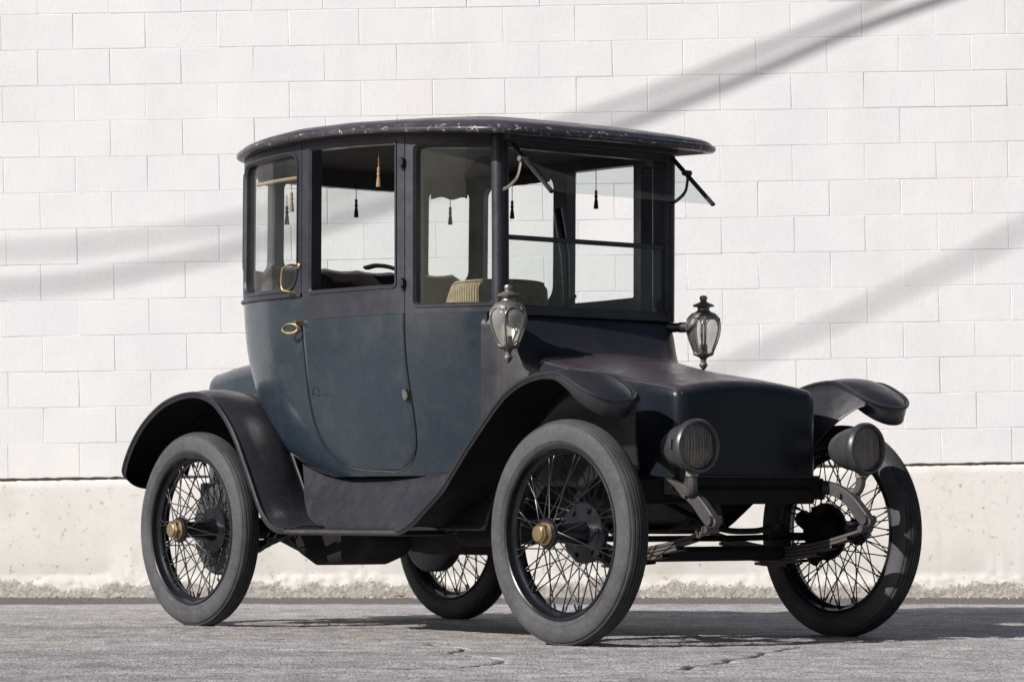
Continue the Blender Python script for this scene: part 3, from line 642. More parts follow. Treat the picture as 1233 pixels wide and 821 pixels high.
# roof
def zedge(u): return zroof(u)
def roof_outline(n=220):
    pts=[]
    cp=[(-2.485,0),(-2.47,.29),(-2.425,.51),(-2.30,.672),(-2.06,.758),(-1.72,.780),(-1.40,.769),(-1.08,.727),(-.86,.675),(-.68,.628),(-.585,.560),(-.535,.43),(-.505,.22),(-.495,0)]
    h=spline([(a,c,0) for a,c in cp],14)
    L=[(p.x,p.y) for p in h]
    return L+[(a,-c) for a,c in reversed(L[1:-1])]
RO=roof_outline(); RC=(-1.5,0)
def roof_ring(k,dz,dome=False):
    out=[]
    for u,v in RO:
        uu,vv=RC[0]+(u-RC[0])*k,RC[1]+(v-RC[1])*k
        ze=zedge(u)
        z=ze+dz
        out.append((uu,vv,z))
    return out
def roof_rings():
    rr=[]
    def ring(inset,dz):
        out=[]
        n=len(RO)
        for i,(u,v) in enumerate(RO):
            a,c=RO[i-1],RO[(i+1)%n]; tx,ty=c[0]-a[0],c[1]-a[1]; l=math.hypot(tx,ty); nx,ny=ty/l,-tx/l
            # outline runs rear -> lit side -> front: outward is to the left of travel
            du,dv=u-RC[0],v-RC[1]
            if nx*du+ny*dv<0: nx,ny=-nx,-ny
            out.append(V(u-nx*inset,v-ny*inset,zedge(u)+dz))
        return out
    for ins,dz in ((.045,-.004),(.010,-.003),(.002,.003),(.0,.011),(.002,.019),(.010,.024),(.016,.0255),(.018,.031),(.030,.040),(.055,.050),(.09,.058)): rr.append(ring(ins,dz))
    base=ring(.09,.058)
    for k in (.92,.8,.65,.5,.3,.12):
        rr.append([V(lerp(RC[0],p.x,k),-lerp(0,p.y,k),lerp(2.135,p.z,k**2.3)) for p in base])
    return rr
r_=MB(); rr=roof_rings(); idx=r_.grid(rr,cv=True)
r_.m=[1 if 1<=k//len(RO)<=6 else 0 for k in range(len(r_.f))]; r_.cap(idx[-1])
roof=r_.build('roof',[M['roof'],M['rim']],car,smooth=60,merge=1e-6)
hl=MB(); b0=rr[0]; rows_=[b0]+[[V(lerp(RC[0],p.x,k),-lerp(0,p.y,k),lerp(2.06,p.z,k**2)) for p in b0] for k in (.8,.5,.25)]
idx=hl.grid(rows_,cv=True); hl.cap(idx[-1]); hl.build('headliner',M['lining'],roof,smooth=60)
# fillet board between windscreen head and roof
fr=MB(); fr.grid([[V(lerp(-.735,-.735,0),.437*(1-2*i/20),1.995),V(-.715,.44*(1-2*i/20),2.0)] for i in range(21)])
hd=MB()
rail(hd,V(-.725,.45,2.0),V(-.725,-.45,2.0),.05,.075); hd.build('head_board',M['frame'],car,bevel=.006)

# scuttle and bonnet
def section(u,bw,zt,r,crown,zb=.632,n=7):
    pts=[(bw*(1.0 if zb<1 else 1),zb),(bw,lerp(zb,zt-r,.35)),(bw,lerp(zb,zt-r,.7))]
    cx,cz=bw-r,zt-r
    pts+=[(cx+r*math.cos(R(90)*k/n),cz+r*math.sin(R(90)*k/n)) for k in range(n+1)]
    w=cx
    pts+=[(w*(1-k/8),zt+crown*(1-(1-k/8)**2)) for k in range(1,9)]
    full=pts+[(-a,c) for a,c in reversed(pts[:-1])]
    return [V(u,a,c) for a,c in full]
sc=MB()
SC=[(-.800,.500,1.288,.05,.004,.66),(-.745,.462,1.286,.05,.004,.66),(-.720,.452,1.268,.055,.006,.66),(-.695,.440,1.232,.07,.010,.66),(-.665,.425,1.188,.075,.014,.66),(-.635,.412,1.148,.075,.018,.66),(-.605,.402,1.120,.07,.022,.66),(-.570,.394,1.102,.06,.026,.66)]
def catrows(tab,n):
    out=[]
    P=[[*t] for t in tab]
    for i in range(len(P)-1):
        p0,p1,p2,p3=P[max(0,i-1)],P[i],P[i+1],P[min(len(P)-1,i+2)]
        for j in range(n):
            t=j/n; out.append([.5*(2*b1+(c1-a1)*t+(2*a1-5*b1+4*c1-d1)*t*t+(3*b1-a1-3*c1+d1)*t**3) for a1,b1,c1,d1 in zip(p0,p1,p2,p3)])
    out.append(P[-1]); return out
sc.grid([section(*q[:5],zb=q[5]) for q in catrows(SC,4)])
scuttle=sc.build('scuttle',M['scut'],car,smooth=50)
gs=MB(); gs.tube([p+Vector((.001,0,.0005)) for p in section(-.569,.3955,1.104,.058,.026,.66)],.0035,6,caps=True); gs.build('hood_seam',M['gapm'],scuttle)
hb=MB()
HB=[(-.568,.396,1.107,.055,.026,.640),(-.45,.388,1.081,.052,.028,.638),(-.30,.380,1.052,.05,.030,.636),(-.10,.372,1.020,.048,.031,.634),(.08,.366,.995,.046,.030,.633),(.165,.363,.982,.045,.028,.632)]
secs=[section(*q[:5],zb=q[5]) for q in catrows(HB,4)]
# rounded nose into a flat front
for k in range(1,9):
    a=R(90)*k/8; ins=.056*(1-math.cos(a)); uu=.184+.056*math.sin(a)
    secs.append(section(uu,.362-ins,.978-ins*.9,.045,.027,.632))
idx=hb.grid(secs); last=idx[-1]; hb.cap(last)
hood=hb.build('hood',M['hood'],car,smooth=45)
ba=hood.data.attributes.new('lit_top','FLOAT','POINT')
ba.data.foreach_set('value',[min(1,max(0,(v_.normal.z-.25)/.6)) for v_ in hood.data.vertices])  # upward faces get the lit tone, the nose the shaded one
for sg in (1,-1):
    bt=MB(); bt.tube([V(q[0],sg*(q[1]-q[3]*.29+.001),q[2]-q[3]*.29+.001) for q in catrows(HB,4)[1:]]+[V(.20,sg*(.362-.0145),.975-.0145),V(.224,sg*(.350-.0145),.958-.0145)],.0028,6); bt.build('hood_bead',M['tinted'],hood)
bt=MB(); rail(bt,V(.232,.355,.634),V(.232,-.355,.634),.012,.03); bt.build('hood_sill',M['hood'],hood,bevel=.003)
# rear deck over the batteries
rd=MB()
RD=[(-2.36,.400,1.178,.07,.03,.60),(-2.6,.392,1.168,.07,.03,.60),(-2.8,.385,1.150,.07,.03,.60),(-2.93,.38,1.130,.07,.03,.60)]
secs=[section(*q[:5],zb=q[5]) for q in catrows(RD,3)]
for k in range(1,9):
    a=R(90)*k/8; ins=.085*(1-math.cos(a)); secs.append(section(-2.945-.085*math.sin(a),.38-ins,1.127-ins*.9,.065,.028,.60))
idx=rd.grid(secs); rd.cap(idx[-1]); rd.build('rear_deck',M['coach'],car,smooth=50)

# fenders -------------------------------------------------------------
def fender(path,vc,hw,tip_at,sg,skirt,name='fender',crown=.022,tip_len=.15,start_round=False,bead=True):
    "path (u,z) from the running board end to the tip"
    P=spline([(a,0,c) for a,c in path],10); n=len(P)
    cum=[0]
    for a,c in zip(P,P[1:]): cum.append(cum[-1]+(c-a).length)
    LTt=cum[-1]
    # extra samples near tip
    S=[x for x in srange(0,LTt-tip_len,60)]+[LTt-tip_len*(1-math.sin(R(90)*k/16)) for k in range(1,17)]
    def at(s):
        for i in range(n-1):
            if s<=cum[i+1] or i==n-2:
                t=(s-cum[i])/(cum[i+1]-cum[i]); p=P[i].lerp(P[i+1],t); tg=(P[min(i+2,n-1)]-P[max(i-1,0)]).normalized(); return p,tg
    rows=[];edge_o=[];edge_i=[]
    for s in S:
        p,tg=at(s); nrm=Vector((-tg.z,0,tg.x))
        if nrm.dot(p-Vector((vc_u(path),0,.45)))<0: nrm=-nrm
        q=max(0,(s-(LTt-tip_len))/tip_len); w=hw*math.sqrt(max(0,1-q*q)); sk=skirt(s/LTt)
        row=[]
        dn=-nrm*.55+Vector((0,0,-.45)); dn=dn.normalized() if q>0 or True else -nrm
        for x in [-1,-.985,-.95,-.88,-.7,-.45,-.2,0,.2,.45,.7,.88,.95,.985,1]:
            h=crown*(1-abs(x)**2.6)*(w/hw)-(0 if abs(x)<.97 else .0)
            row.append((p.x+nrm.x*h,vc+w*x,p.z+nrm.z*h))
        oa=(p.x+dn.x*sk,vc-w,p.z+dn.z*sk); ob=(p.x+dn.x*sk,vc+w,p.z+dn.z*sk)
        row=[oa]+row+[ob]
        rows.append([V(a,sg*v_,c) for a,v_,c in row])
        edge_o.append(V(p.x+nrm.x*.004,sg*(vc+w),p.z+nrm.z*.004)); edge_i.append(V(p.x+nrm.x*.004,sg*(vc-w),p.z+nrm.z*.004))
    m=MB(); m.grid(rows); f=m.build(name,[M['fender'],M['black']],car,smooth=38,solid=.004,merge=1e-5); f.modifiers['thick'].material_offset=1
    e=MB(); e.tube(edge_o+list(reversed(edge_i))[1:],.0075,8); e.build('rim_bead',M['fender'],f)
    return f
def vc_u(path): return FC
FRONT=[(-.905,.421),(-.86,.428),(-.80,.455),(-.74,.493),(-.66,.546),(-.60,.588),(-.535,.652),(-.475,.713),(-.41,.774),(-.345,.832),(-.28,.888),(-.218,.935),(-.145,.972),(-.068,.996),(.01,1.008),(.08,1.010),(.14,.994),(.205,.963),(.258,.934),(.310,.903)]
REAR=[(-1.69,.421),(-1.74,.424),(-1.785,.436),(-1.84,.468),(-1.885,.52),(-1.934,.60),(-1.995,.70),(-2.06,.80),(-2.13,.885),(-2.208,.95),(-2.28,.985),(-2.37,1.004),(-2.46,1.003),(-2.55,.990),(-2.64,.965),(-2.721,.928),(-2.80,.880),(-2.87,.82),(-2.925,.755),(-2.962,.69),(-2.980,.62)]
for sg in (1,-1):
    FC=0.0
    f=fender(FRONT,.716,.128,None,sg,lambda t:.014+.052*max(0,(t-.74)/.26)**1.6,tip_len=.125)
    # inner apron down to the frame
    A=[(p.x,p.z) for p in spline([(u,0,z) for u,z in FRONT],4) if -.62<=p.x<=.28]
    def depth(u,z):
        x=max(0,min(1,(u-.04)/.26)); return max(.004,lerp(z-.60,.40,min(1,max(0,u+.3)/.3))*(1-x)**1.6)
    ap=MB(); ap.grid([[V(u,sg*lerp(.590,.405,min(1,t*depth(u,z)/.36)),z-.002-t*depth(u,z)) for t in srange(0,1,10)] for u,z in A])
    o=ap.build('fender_apron',M['fender'],f,smooth=60,solid=.003)
    FC=-2.45
    f=fender(REAR,.705,.130,None,sg,lambda t:.016+.012*max(0,(t-.8)/.2),tip_len=.07)
    A=[(u,z) for u,z in REAR if -2.97<=u<=-1.86]
    ap=MB(); ap.grid([[V(u,sg*lerp(.577,.50,t),lerp(z-.004,min(z-.03,.73),t)) for t in srange(0,1,6)] for u,z in A])
    ap.build('fender_apron',M['black'],f,smooth=60,solid=.003)
    # running board and splash apron
    rb=MB(); rb.prism([V(-.895,sg*.60,.404),V(-.895,sg*.835,.404),V(-.905,sg*.835,.427),V(-.905,sg*.60,.427)],V(-.80,0,0)); 
    rbo=rb.build('running_board',M['fender'],car,bevel=.006,seg=3)
    rb=MB(); rb.tube([V(-.90,sg*.835,.417),V(-1.69,sg*.835,.417)],.0085,8); rb.build('board_edge',M['horn'],rbo)
    sa=MB()
    rows_=[]
    for i in range(41):
        u=lerp(-.60,-2.02,i/40); zt=.655+.075*max(0,(i/40-.80)/.2)**1.4
        vt=.525+.02*math.sin(math.pi*i/40)
        zb=.428
        rows_.append([V(u,sg*lerp(vt,.625,1-(1-t)**1.6) if t<1 else sg*.640,lerp(zt,zb,t)) for t in srange(0,1,10)])
    sa.grid(rows_); sa.build('splash_apron',M['fender'],car,smooth=60,solid=.003)

# frame, axles, springs ----------------------------------------------------
ch=MB()
def bar(mb,a,b_,w,h):
    a,b_=Vector(a),Vector(b_); t=(b_-a).normalized(); x=t.cross(Vector((0,0,1))).normalized(); y=x.cross(t)
    mb.prism([a+x*sx*w/2+y*sy*h/2 for sx,sy in ((-1,-1),(1,-1),(1,1),(-1,1))],b_-a)
for sg in (1,-1):
    q=MB(); bar(q,V(.21,sg*.40,.585),V(-2.95,sg*.40,.585),.045,.075); q.build('frame_rail',M['under'],car,bevel=.004)
q=MB(); bar(q,V(.205,.395,.590),V(.205,-.395,.590),.05,.080); q.build('front_crossmember',M['under'],car,bevel=.004)
q=MB(); bar(q,V(.0,.33,.56),V(0,-.33,.56),.5,.06); q.build('front_tray',M['under'],car,bevel=.01)
for sg in (1,-1):
    # curved dumb iron at the frame end, with bolts and shackle
    q=MB(); top=spline([(.165,.628),(.25,.620),(.33,.598),(.40,.560),(.455,.512),(.498,.478)] and [(.165,0,.626),(.25,0,.618),(.33,0,.596),(.40,0,.558),(.455,0,.510),(.492,0,.470)],5)
    bot=spline([(.165,0,.560),(.25,0,.566),(.31,0,.553),(.36,0,.524),(.40,0,.484),(.435,0,.452)],5)
    poly=[(p.x,p.z) for p in top]+[(.497,.456),(.485,.443),(.46,.439)]+[(p.x,p.z) for p in reversed(bot)]
    q.prism([V(u,sg*.400-.0,z)+Vector((0,-.016,0)) for u,z in poly],Vector((0,.032,0)))
    di=q.build('dumb_iron',M['horn'],car,bevel=.004)
    for u,z,r in ((.26,.590,.012),(.335,.563,.010),(.468,.470,.018)):
        q=MB(); q.tube([V(u,sg*.4,z)+Vector((0,-.030,0)),V(u,sg*.4,z)+Vector((0,.030,0))],r,8); q.build('bolt',M['horn'],di)
    q=MB()
    for k in range(6):
        a=-.50+.07*k; e=.46-.085*k
        arc=[V(lerp(a,e,t),sg*.4,.437-.014*k-.075*math.sin(math.pi*lerp((a+.5)/.96,(e+.5)/.96,t))*1.0+ (0.0)) for t in srange(0,1,16)]
        q.grid([[p+Vector((0,-.022,0)),p+Vector((0,.022,0)),p+Vector((0,.022,-.0105)),p+Vector((0,-.022,-.0105))] for p in arc],cv=True)
    q.build('leaf_spring',M['leaf'],car,smooth=30)
    q=MB(); q.tube([V(.452,sg*.4+.03,.435),V(.452,sg*.4-.03,.435)],.014,10); q.tube(spline([V(.445,sg*.43,.445),V(.435,sg*.43,.415),V(.415,sg*.43,.408),V(.405,sg*.43,.43)],4),.006,6); q.build('spring_eye',M['horn'],car)
    q=MB(); bar(q,V(-.02,sg*.4,.365),V(-.02,sg*.4,.310),.06,.12); q.build('spring_clamp',M['under'],car,bevel=.004)
    # rear quarter spring
    q=MB()
    for k in range(5):
        a=-3.05+.09*k; e=-1.95-.09*k
        arc=[V(lerp(a,e,t),sg*.47,.46-.012*k-.09*math.sin(math.pi*t)) for t in srange(0,1,14)]
        q.grid([[p+Vector((0,-.022,0)),p+Vector((0,.022,0)),p+Vector((0,.022,-.010)),p+Vector((0,-.022,-.010))] for p in arc],cv=True)
    q.build('leaf_spring',M['under'],car,smooth=30)
ax=MB(); ax.tube([V(0,.60,.40),V(0,.55,.36),V(0,.48,.340),V(0,.3,.337),V(0,-.3,.337),V(0,-.48,.340),V(0,-.55,.36),V(0,-.60,.40)],.029,10); ax.build('front_axle',M['under'],car)
tr=MB(); tr.tube(spline([V(-.14,.56,.40),V(-.15,.3,.395),V(-.15,0,.395),V(-.15,-.3,.395),V(-.14,-.56,.40)],5),.013,8); tr.build('tie_rod',M['under'],car)
tr=MB(); tr.tube(spline([V(-.18,.10,.55),V(.06,.02,.44),V(.12,-.12,.425),V(.10,-.26,.44),V(.0,-.33,.40)],6),.012,8); tr.build('steering_link',M['under'],car)
for sg in (1,-1):
    k_=MB(); k_.tube([V(0,sg*.585,.36),V(0,sg*.585,.52)],.028,10); k_.tube([V(0,sg*.57,.425),V(0,sg*.65,.425)],[.05,.035],12); k_.tube([V(-.0,sg*.585,.40),V(-.14,sg*.56,.40)],.018,8); k_.build('steering_knuckle',M['under'],car)
ra=MB(); ra.tube([V(-2.54,.62,.425),V(-2.54,.3,.425),V(-2.54,.16,.425),V(-2.54,.0,.425),V(-2.54,-.16,.425),V(-2.54,-.3,.425),V(-2.54,-.62,.425)],[.045,.05,.11,.165,.11,.05,.045],16); ra.build('rear_axle',M['under'],car)
bx=MB(); bx.lathe([(.0,-.30),(.10,-.30),(.125,-.26),(.125,.26),(.10,.30),(0,.30)],Matrix.Translation(V(-1.55,0,.44))@Matrix.Rotation(R(90),4,'Y'),20); bx.tube([V(-1.85,0,.43),V(-2.42,0,.42)],.045,12); bx.build('electric_motor',M['under'],car)
bx=MB(); bx.prism([V(-1.80,.33,.57),V(-1.80,.33,.385),V(-1.92,.33,.305),V(-2.05,.33,.268),V(-2.22,.33,.265),V(-2.33,.33,.31),V(-2.46,.33,.385),V(-2.46,.33,.57)],Vector((0,.30,0))); bx.build('battery_tray',M['under'],car,bevel=.03,seg=4)
bx=MB(); bx.box(V(-1.25,0,.60),(1.9,.78,.06)); bx.build('floor_pan',M['under'],car,bevel=.01)
bx=MB(); bx.box(V(-2.72,0,.58),(.75,.70,.10)); bx.build('rear_tray',M['under'],car,bevel=.01)
bx=MB(); bx.prism([V(-.55,.50,.62),V(-.55,.50,.47),V(-.67,.50,.37),V(-.95,.50,.36),V(-1.05,.50,.45),V(-1.05,.50,.62)],Vector((0,.22,0))); bx.build('brake_box',M['under'],car,bevel=.03,seg=3)

# wheels --------------------------------------------------------------
RY=Matrix.Rotation(R(90),4,'X')      # lathe axis z -> -y = outwards on the lit side
TR=.427
tyre_prof=[]
def tyre_mb():
    m=MB(); m.mi=0
    side=[(.322,-.030),(.330,-.042),(.345,-.052),(.347,-.0535),(.349,-.052),(.365,-.0545),(.385,-.054),(.402,-.049),(.409,-.044)]
    tread=[]
    hw=.040
    for k in range(6):
        a=-hw+2*hw*k/6; c=-hw+2*hw*(k+1)/6; g_=.0028
        zr=lambda x: TR-.011*(abs(x)/hw)**2.4
        tread+=[(zr(a+g_)-.006,a+g_*.6),(zr(a+g_),a+g_),(zr(c-g_),c-g_),(zr(c-g_)-.006,c-g_*.6)]
    left=[(r,h) for r,h in side]; right=[(r,-h) for r,h in reversed(side)]
    m.lathe(left,RY,96,caps=False); m.mi=1; m.lathe([left[-1]]+tread+[right[0]],RY,96,caps=False); m.mi=0; m.lathe(right,RY,96,caps=False)
    return m
def wheel_hub(front):
    m=MB()
    # rim
    m.lathe([(.326,-.030),(.331,-.039),(.328,-.0455),(.322,-.0475),(.3165,-.0445),(.3135,-.037),(.3125,-.028),(.3095,-.020),(.3040,-.0145),(.2985,-.010),(.2955,-.004),(.2955,.004),(.2985,.010),(.3040,.0145),(.3095,.020),(.3125,.028),(.3135,.037),(.3165,.0445),(.322,.0475),(.328,.0455),(.331,.039),(.326,.030),(.326,-.030)],RY,160,caps=False)
    # hub barrel and flanges
    m.lathe([(.02,-.085),(.115 if front else .10,-.085),(.115 if front else .10,-.072),(.050,-.066),(.040,-.03),(.035,.05),(.037,.085),(.054,.090),(.057,.098),(.054,.107),(.02,.109)],RY,40)
    if front: 
        for k in range(6):
            a=2*math.pi*k/6+.3; m.lathe([(.010,0),(.010,.012),(.006,.015)],RY@Matrix.Translation(Vector((.09*math.cos(a),.09*math.sin(a),-.075))),6)
    return m
def spoke_mesh(r0,h0,a0,r1,h1,a1):
    m=MB(); p=Vector((r0*math.cos(a0),-h0,r0*math.sin(a0))); q=Vector((r1*math.cos(a1),-h1,r1*math.sin(a1)))
    m.tube([p,p.lerp(q,.90),p.lerp(q,.905),q],[.0026,.0026,.0042,.0042],6); return m
KINDS=[(.046,.096,0,.297,.012,R(30)),(.046,.096,0,.297,.012,R(-30)),(.105,-.078,0,.297,-.010,R(24)),(.105,-.078,0,.297,-.010,R(-24))]
def spoke_list():
    out=[]
    for k in range(24): out.append((k%2, 2*math.pi*(k//2)/12+(.10 if k%2 else 0)))
    for k in range(40): out.append((2+k%2, 2*math.pi*(k//2)/20+(.07 if k%2 else 0)+.05))
    out=out[:24]+[p for i,p in enumerate(out[24:]) if i%20<13]+[p for i,p in enumerate(out[24:]) if i%20>=13]
    return out
shared={}
def make_wheel(u,sg,front,ext):
    w_=wheel_hub(front).build('wheel',M['enamel'],car,smooth=35)
    w_.location=V(u,sg*.71,TR-.007); 
    w_.rotation_euler=(0,ext,0 if sg==1 else math.pi)
    if 'tyre' not in shared:
        t=tyre_mb().build('tyre',[M['tyre'],M['tread']],w_,smooth=30); shared['tyre']=t
    else:
        t=shared['tyre'].copy(); C.objects.link(t); t.parent=w_
    q=MB(); q.lathe([(.045,.100),(.045,.116),(.041,.121),(.040,.121)],RY,32); q.lathe([(.0395,.118),(.0395,.136),(.034,.142)],RY,6); q.lathe([(.031,.140),(.031,.146),(.027,.150),(0,.1505)],RY,24)
    q.build('hub_cap',M['brass'] if front else M['hubnut'],w_,smooth=30)
    q=MB()
    if front: q.lathe([(.03,-.15),(.060,-.15),(.075,-.135),(.080,-.09),(.03,-.088)],RY,32); q.tube([Vector((-.02,.13,-.10)),Vector((.0,.125,.0)),Vector((.04,.12,.11))],.034,8); q.tube([Vector((.02,.12,-.06)),Vector((.10,.13,-.075))],.026,8)
    else: q.lathe([(.03,-.17),(.185,-.17),(.200,-.160),(.200,-.105),(.188,-.095),(.03,-.092)],RY,48)
    q.build('brake_drum',M['under'] if front else M['drum'],w_,smooth=35)
    q=MB(); q.tube([Vector((.30,-.004,.06)),Vector((.262,-.012,.052))],.0045,6); q.build('valve_stem',M['enamel'],w_)
    if sg==1:
        for kd,a in spoke_list()[:50]:
            if kd not in shared:
                o=spoke_mesh(*KINDS[kd]).build('spoke',M['spoke'],w_,smooth=60); shared[kd]=o
            else:
                o=shared[kd].copy(); C.objects.link(o); o.parent=w_
            o.rotation_euler=(0,a,0)
    if True:
        m=MB()
        for kd,a in (spoke_list()[50:] if sg==1 else spoke_list()):
            K=KINDS[kd]; s_=spoke_mesh(*K); off=len(m.v); rm=Matrix.Rotation(a,4,'Y')
            m.v+=[rm@p for p in s_.v]; m.f+=[tuple(i+off for i in f_) for f_ in s_.f]; m.m+=s_.m
        tag(m.build('spokes',M['spoke'],w_,smooth=60),kind='stuff')
    return w_
M['drum']=paint('brake drum',(.035,.037,.045),(.06,.062,.07),(.4,.6),1,dirt=((.08,.07,.06),.5))
make_wheel(0,1,True,.2); make_wheel(-2.54,1,False,1.1); make_wheel(0,-1,True,.7); make_wheel(-2.54,-1,False,2.0)

# coach lamps ------------------------------------------------------------
def side_lamp(sg):
    base=V(-.606,sg*.515,0)
    T=Matrix.Translation(base)
    prof=[(1.146,.036),(1.17,.047),(1.20,.060),(1.23,.070),(1.255,.0745),(1.275,.074),(1.295,.066),(1.305,.058)]
    m=MB()
    # crown: shoulders, neck, brim, finial
    m.lathe([(.066,1.296),(.062,1.306),(.050,1.318),(.034,1.324),(.026,1.330),(.024,1.340),(.028,1.344),(.043,1.346),(.045,1.350),(.040,1.355),(.024,1.361),(.016,1.366),(.012,1.370),(.0155,1.376),(.0165,1.383),(.013,1.390),(0,1.394)],T,36)
    # foot: cup and finial
    m.lathe([(0,1.082),(.006,1.085),(.010,1.092),(.016,1.100),(.018,1.106),(.015,1.112),(.0115,1.116),(.0125,1.128),(.016,1.134),(.026,1.140),(.038,1.144),(.041,1.149),(.038,1.152)],T,36)
    # six ribs and arched window heads
    def pr(z): return interp(prof,z)
    for k in range(6):
        a=R(60*k+12)
        def rp(da,z,e=.0015): return base+Vector(((pr(z)+e)*math.cos(a+da),(pr(z)+e)*math.sin(a+da),z))
        m.tube([rp(0,z) for z in srange(1.146,1.304,14)],.0036,6)
        c=a+R(30)
        def rc_(x,z): 
            hwid=R(28)
            return base+Vector(((pr(z)+.0015)*math.cos(c+x*hwid),(pr(z)+.0015)*math.sin(c+x*hwid),z))
        m.tube([rc_(math.cos(R(t)),1.272+.028*math.sin(R(t))) for t in range(0,181,15)],.003,6)
        m.tube([rc_(math.cos(R(t)),1.162+.014*math.sin(R(t))) for t in range(180,361,15)],.0035,6)
        for x in (-1,1): m.tube([rc_(x,z) for z in srange(1.162,1.272,10)],.0022,6)
    # closed metal back towards the coach
    bo=math.atan2(.437*1-.515,0) 
    dirv=Vector((-.75,.66*sg,0)).normalized(); ca=math.atan2(dirv.y,dirv.x)
    m.lathe([(r-.001,z) for z,r in prof],T,24,ca-R(62),ca+R(62),caps=False)
    L_=m.build('side_lamp',M['patina'],car,smooth=40)
    q=MB(); q.lathe([(r-.0065,z) for z,r in prof],T,24,ca-R(60),ca+R(60),caps=False); q.build('reflector',M['silver'],L_,smooth=60)
    q=MB(); q.lathe([(r-.004,z) for z,r in prof],T,40,caps=False); q.build('lamp_glass',M['lampglass'],L_,smooth=60)
    q=MB(); q.lathe([(.012,1.19),(.012,1.215),(.016,1.225),(.020,1.245),(.015,1.262),(.006,1.272),(0,1.275)],T,16); q.build('bulb',M['bulb'],L_)
    q=MB(); q.lathe([(.018,1.150),(.016,1.19),(0,1.19)],T,16); q.build('bulb_socket',M['patina'],L_)
    q=MB(); q.tube([V(-.735,sg*.430,1.262),V(-.66,sg*.475,1.262)],[.022,.017],12); q.tube([V(-.690,sg*.455,1.262),V(-.64,sg*.492,1.262)],.022,12); q.build('lamp_bracket',M['gunmetal'],L_)
for sg in (1,-1): side_lamp(sg)
# headlamps ----------------------------------------------------------------
def headlamp(sg):
    A=V(.416,sg*.4376,.742); F_=Matrix.Translation(A)@Matrix.Rotation(R(90),4,'Y')@Matrix.Rotation(R(3*sg),4,'X')
    m=MB()
    m.lathe([(.0,-.165),(.030,-.160),(.052,-.148),(.068,-.120),(.080,-.085),(.087,-.045),(.090,-.012),(.090,-.006)],F_,40)
    m.lathe([(.089,-.022),(.097,-.020),(.102,-.008),(.102,.008),(.096,.018),(.088,.020),(.083,.014),(.083,-.004)],F_,48,caps=False)
    h=m.build('headlamp',M['gunmetal'],car,smooth=40)
    q=MB()
    n=40; ps=[]
    for i in range(n+1):
        x=-.084+.168*i/n; hh=math.sqrt(max(0,.084**2-x*x)); ps.append([F_@Vector((y*hh,x,.004+.010*(1-(x*x+(y*hh)**2)/.0071)+.0026*math.sin(i*1.9)*(1 if i%2 else .4))) for y in (-1,-.6,-.2,.2,.6,1)])
    q.grid(ps); q.build('lens',M['lens'],h,smooth=25)
    q=MB(); q.lathe([(.082,-.006),(.07,-.05),(.045,-.09),(.015,-.105),(0,-.106)],F_,32,caps=False); q.build('reflector',M['mirror'],h,smooth=60)
    q=MB(); q.lathe([(.008,-.10),(.008,-.07),(.014,-.055),(.014,-.04),(0,-.03)],F_,12); q.build('bulb',M['bulb'],h)
    q=MB(); q.box(V(.375,sg*.4376+sg*.09,.75),(.012,.012,.035)); q.build('side_clip',M['gunmetal'],h,bevel=.003)
    q=MB(); q.tube([V(.392,sg*.4376,.655),V(.392,sg*.4376,.632)],[.024,.024],14); q.build('collar',M['verdigris'],h)
    q=MB(); q.tube(spline([V(.392,sg*.4376,.634),V(.390,sg*.434,.60),V(.375,sg*.425,.575),V(.33,sg*.412,.575)],5),[.019]*16,10); q.build('lamp_post',M['horn'],h)
M['verdigris']=paint('verdigris collar',(.16,.17,.13),(.26,.24,.16),(.5,.7),1,metal=.4)
for sg in (1,-1): headlamp(sg)
# bracket plate beside the bonnet
for sg in (1,):
    q=MB(); q.prism([V(.255,sg*.372,.70),V(.255,sg*.372,.60),V(.33,sg*.40,.585),V(.33,sg*.40,.61)],Vector((0,-.006*sg,0))); q.build('lamp_stay',M['horn'],car)

# interior -------------------------------------------------------------------
def sofa():
    m=MB(); rows_=[]
    for i in range(49):
        a=lerp(-1.50,1.50,i/48); uu=-1.60-.70*math.cos(a*.62)**.6 if False else None
        s=lerp(-1.10,1.10,i/48); row=[]
        tuft=.012*abs(math.sin(i*math.pi/4))
        for dd,z in ((.06,.95),(.10,1.15),(.085,1.35),(.065,1.50),(.075,1.555),(.11,1.575),(.145,1.555),(.17,1.48),(.19,1.3),(.20,1.05)):
            t=1-.55*max(0,(abs(s)-.55)/.55)**1.2
            zz=1.05+(z-1.05)*(t if z>1.05 else 1)
            p=SV(s,1.5,-dd-(tuft if dd>.11 else 0)); row.append(Vector((p.x,p.y,zz-(.008*abs(math.sin(i*math.pi/4))))))
        rows_.append(row)
    m.grid(rows_); return m
sofa_=sofa().build('rear_seat',M['leather'],car,smooth=60)
q=MB()
q.prism([V(-1.65,.50,.95),V(-1.65,.50,1.08),V(-2.25,.50,1.08),V(-2.25,.50,.95)],Vector((0,1.0,0))); q.build('seat_cushion',M['leather'],sofa_,bevel=.04,seg=4)
q=MB()   # pale armrest strap over the seat back
p0=SV(.12,1.5,-.09)
q.tube(spline([V(-2.30,-.02,1.585),V(-2.24,-.04,1.592),V(-2.18,-.09,1.575),V(-2.13,-.13,1.52)],5),.028,8,flat=(1.0,.35)); q.build('seat_strap',M['corduroy'],sofa_)
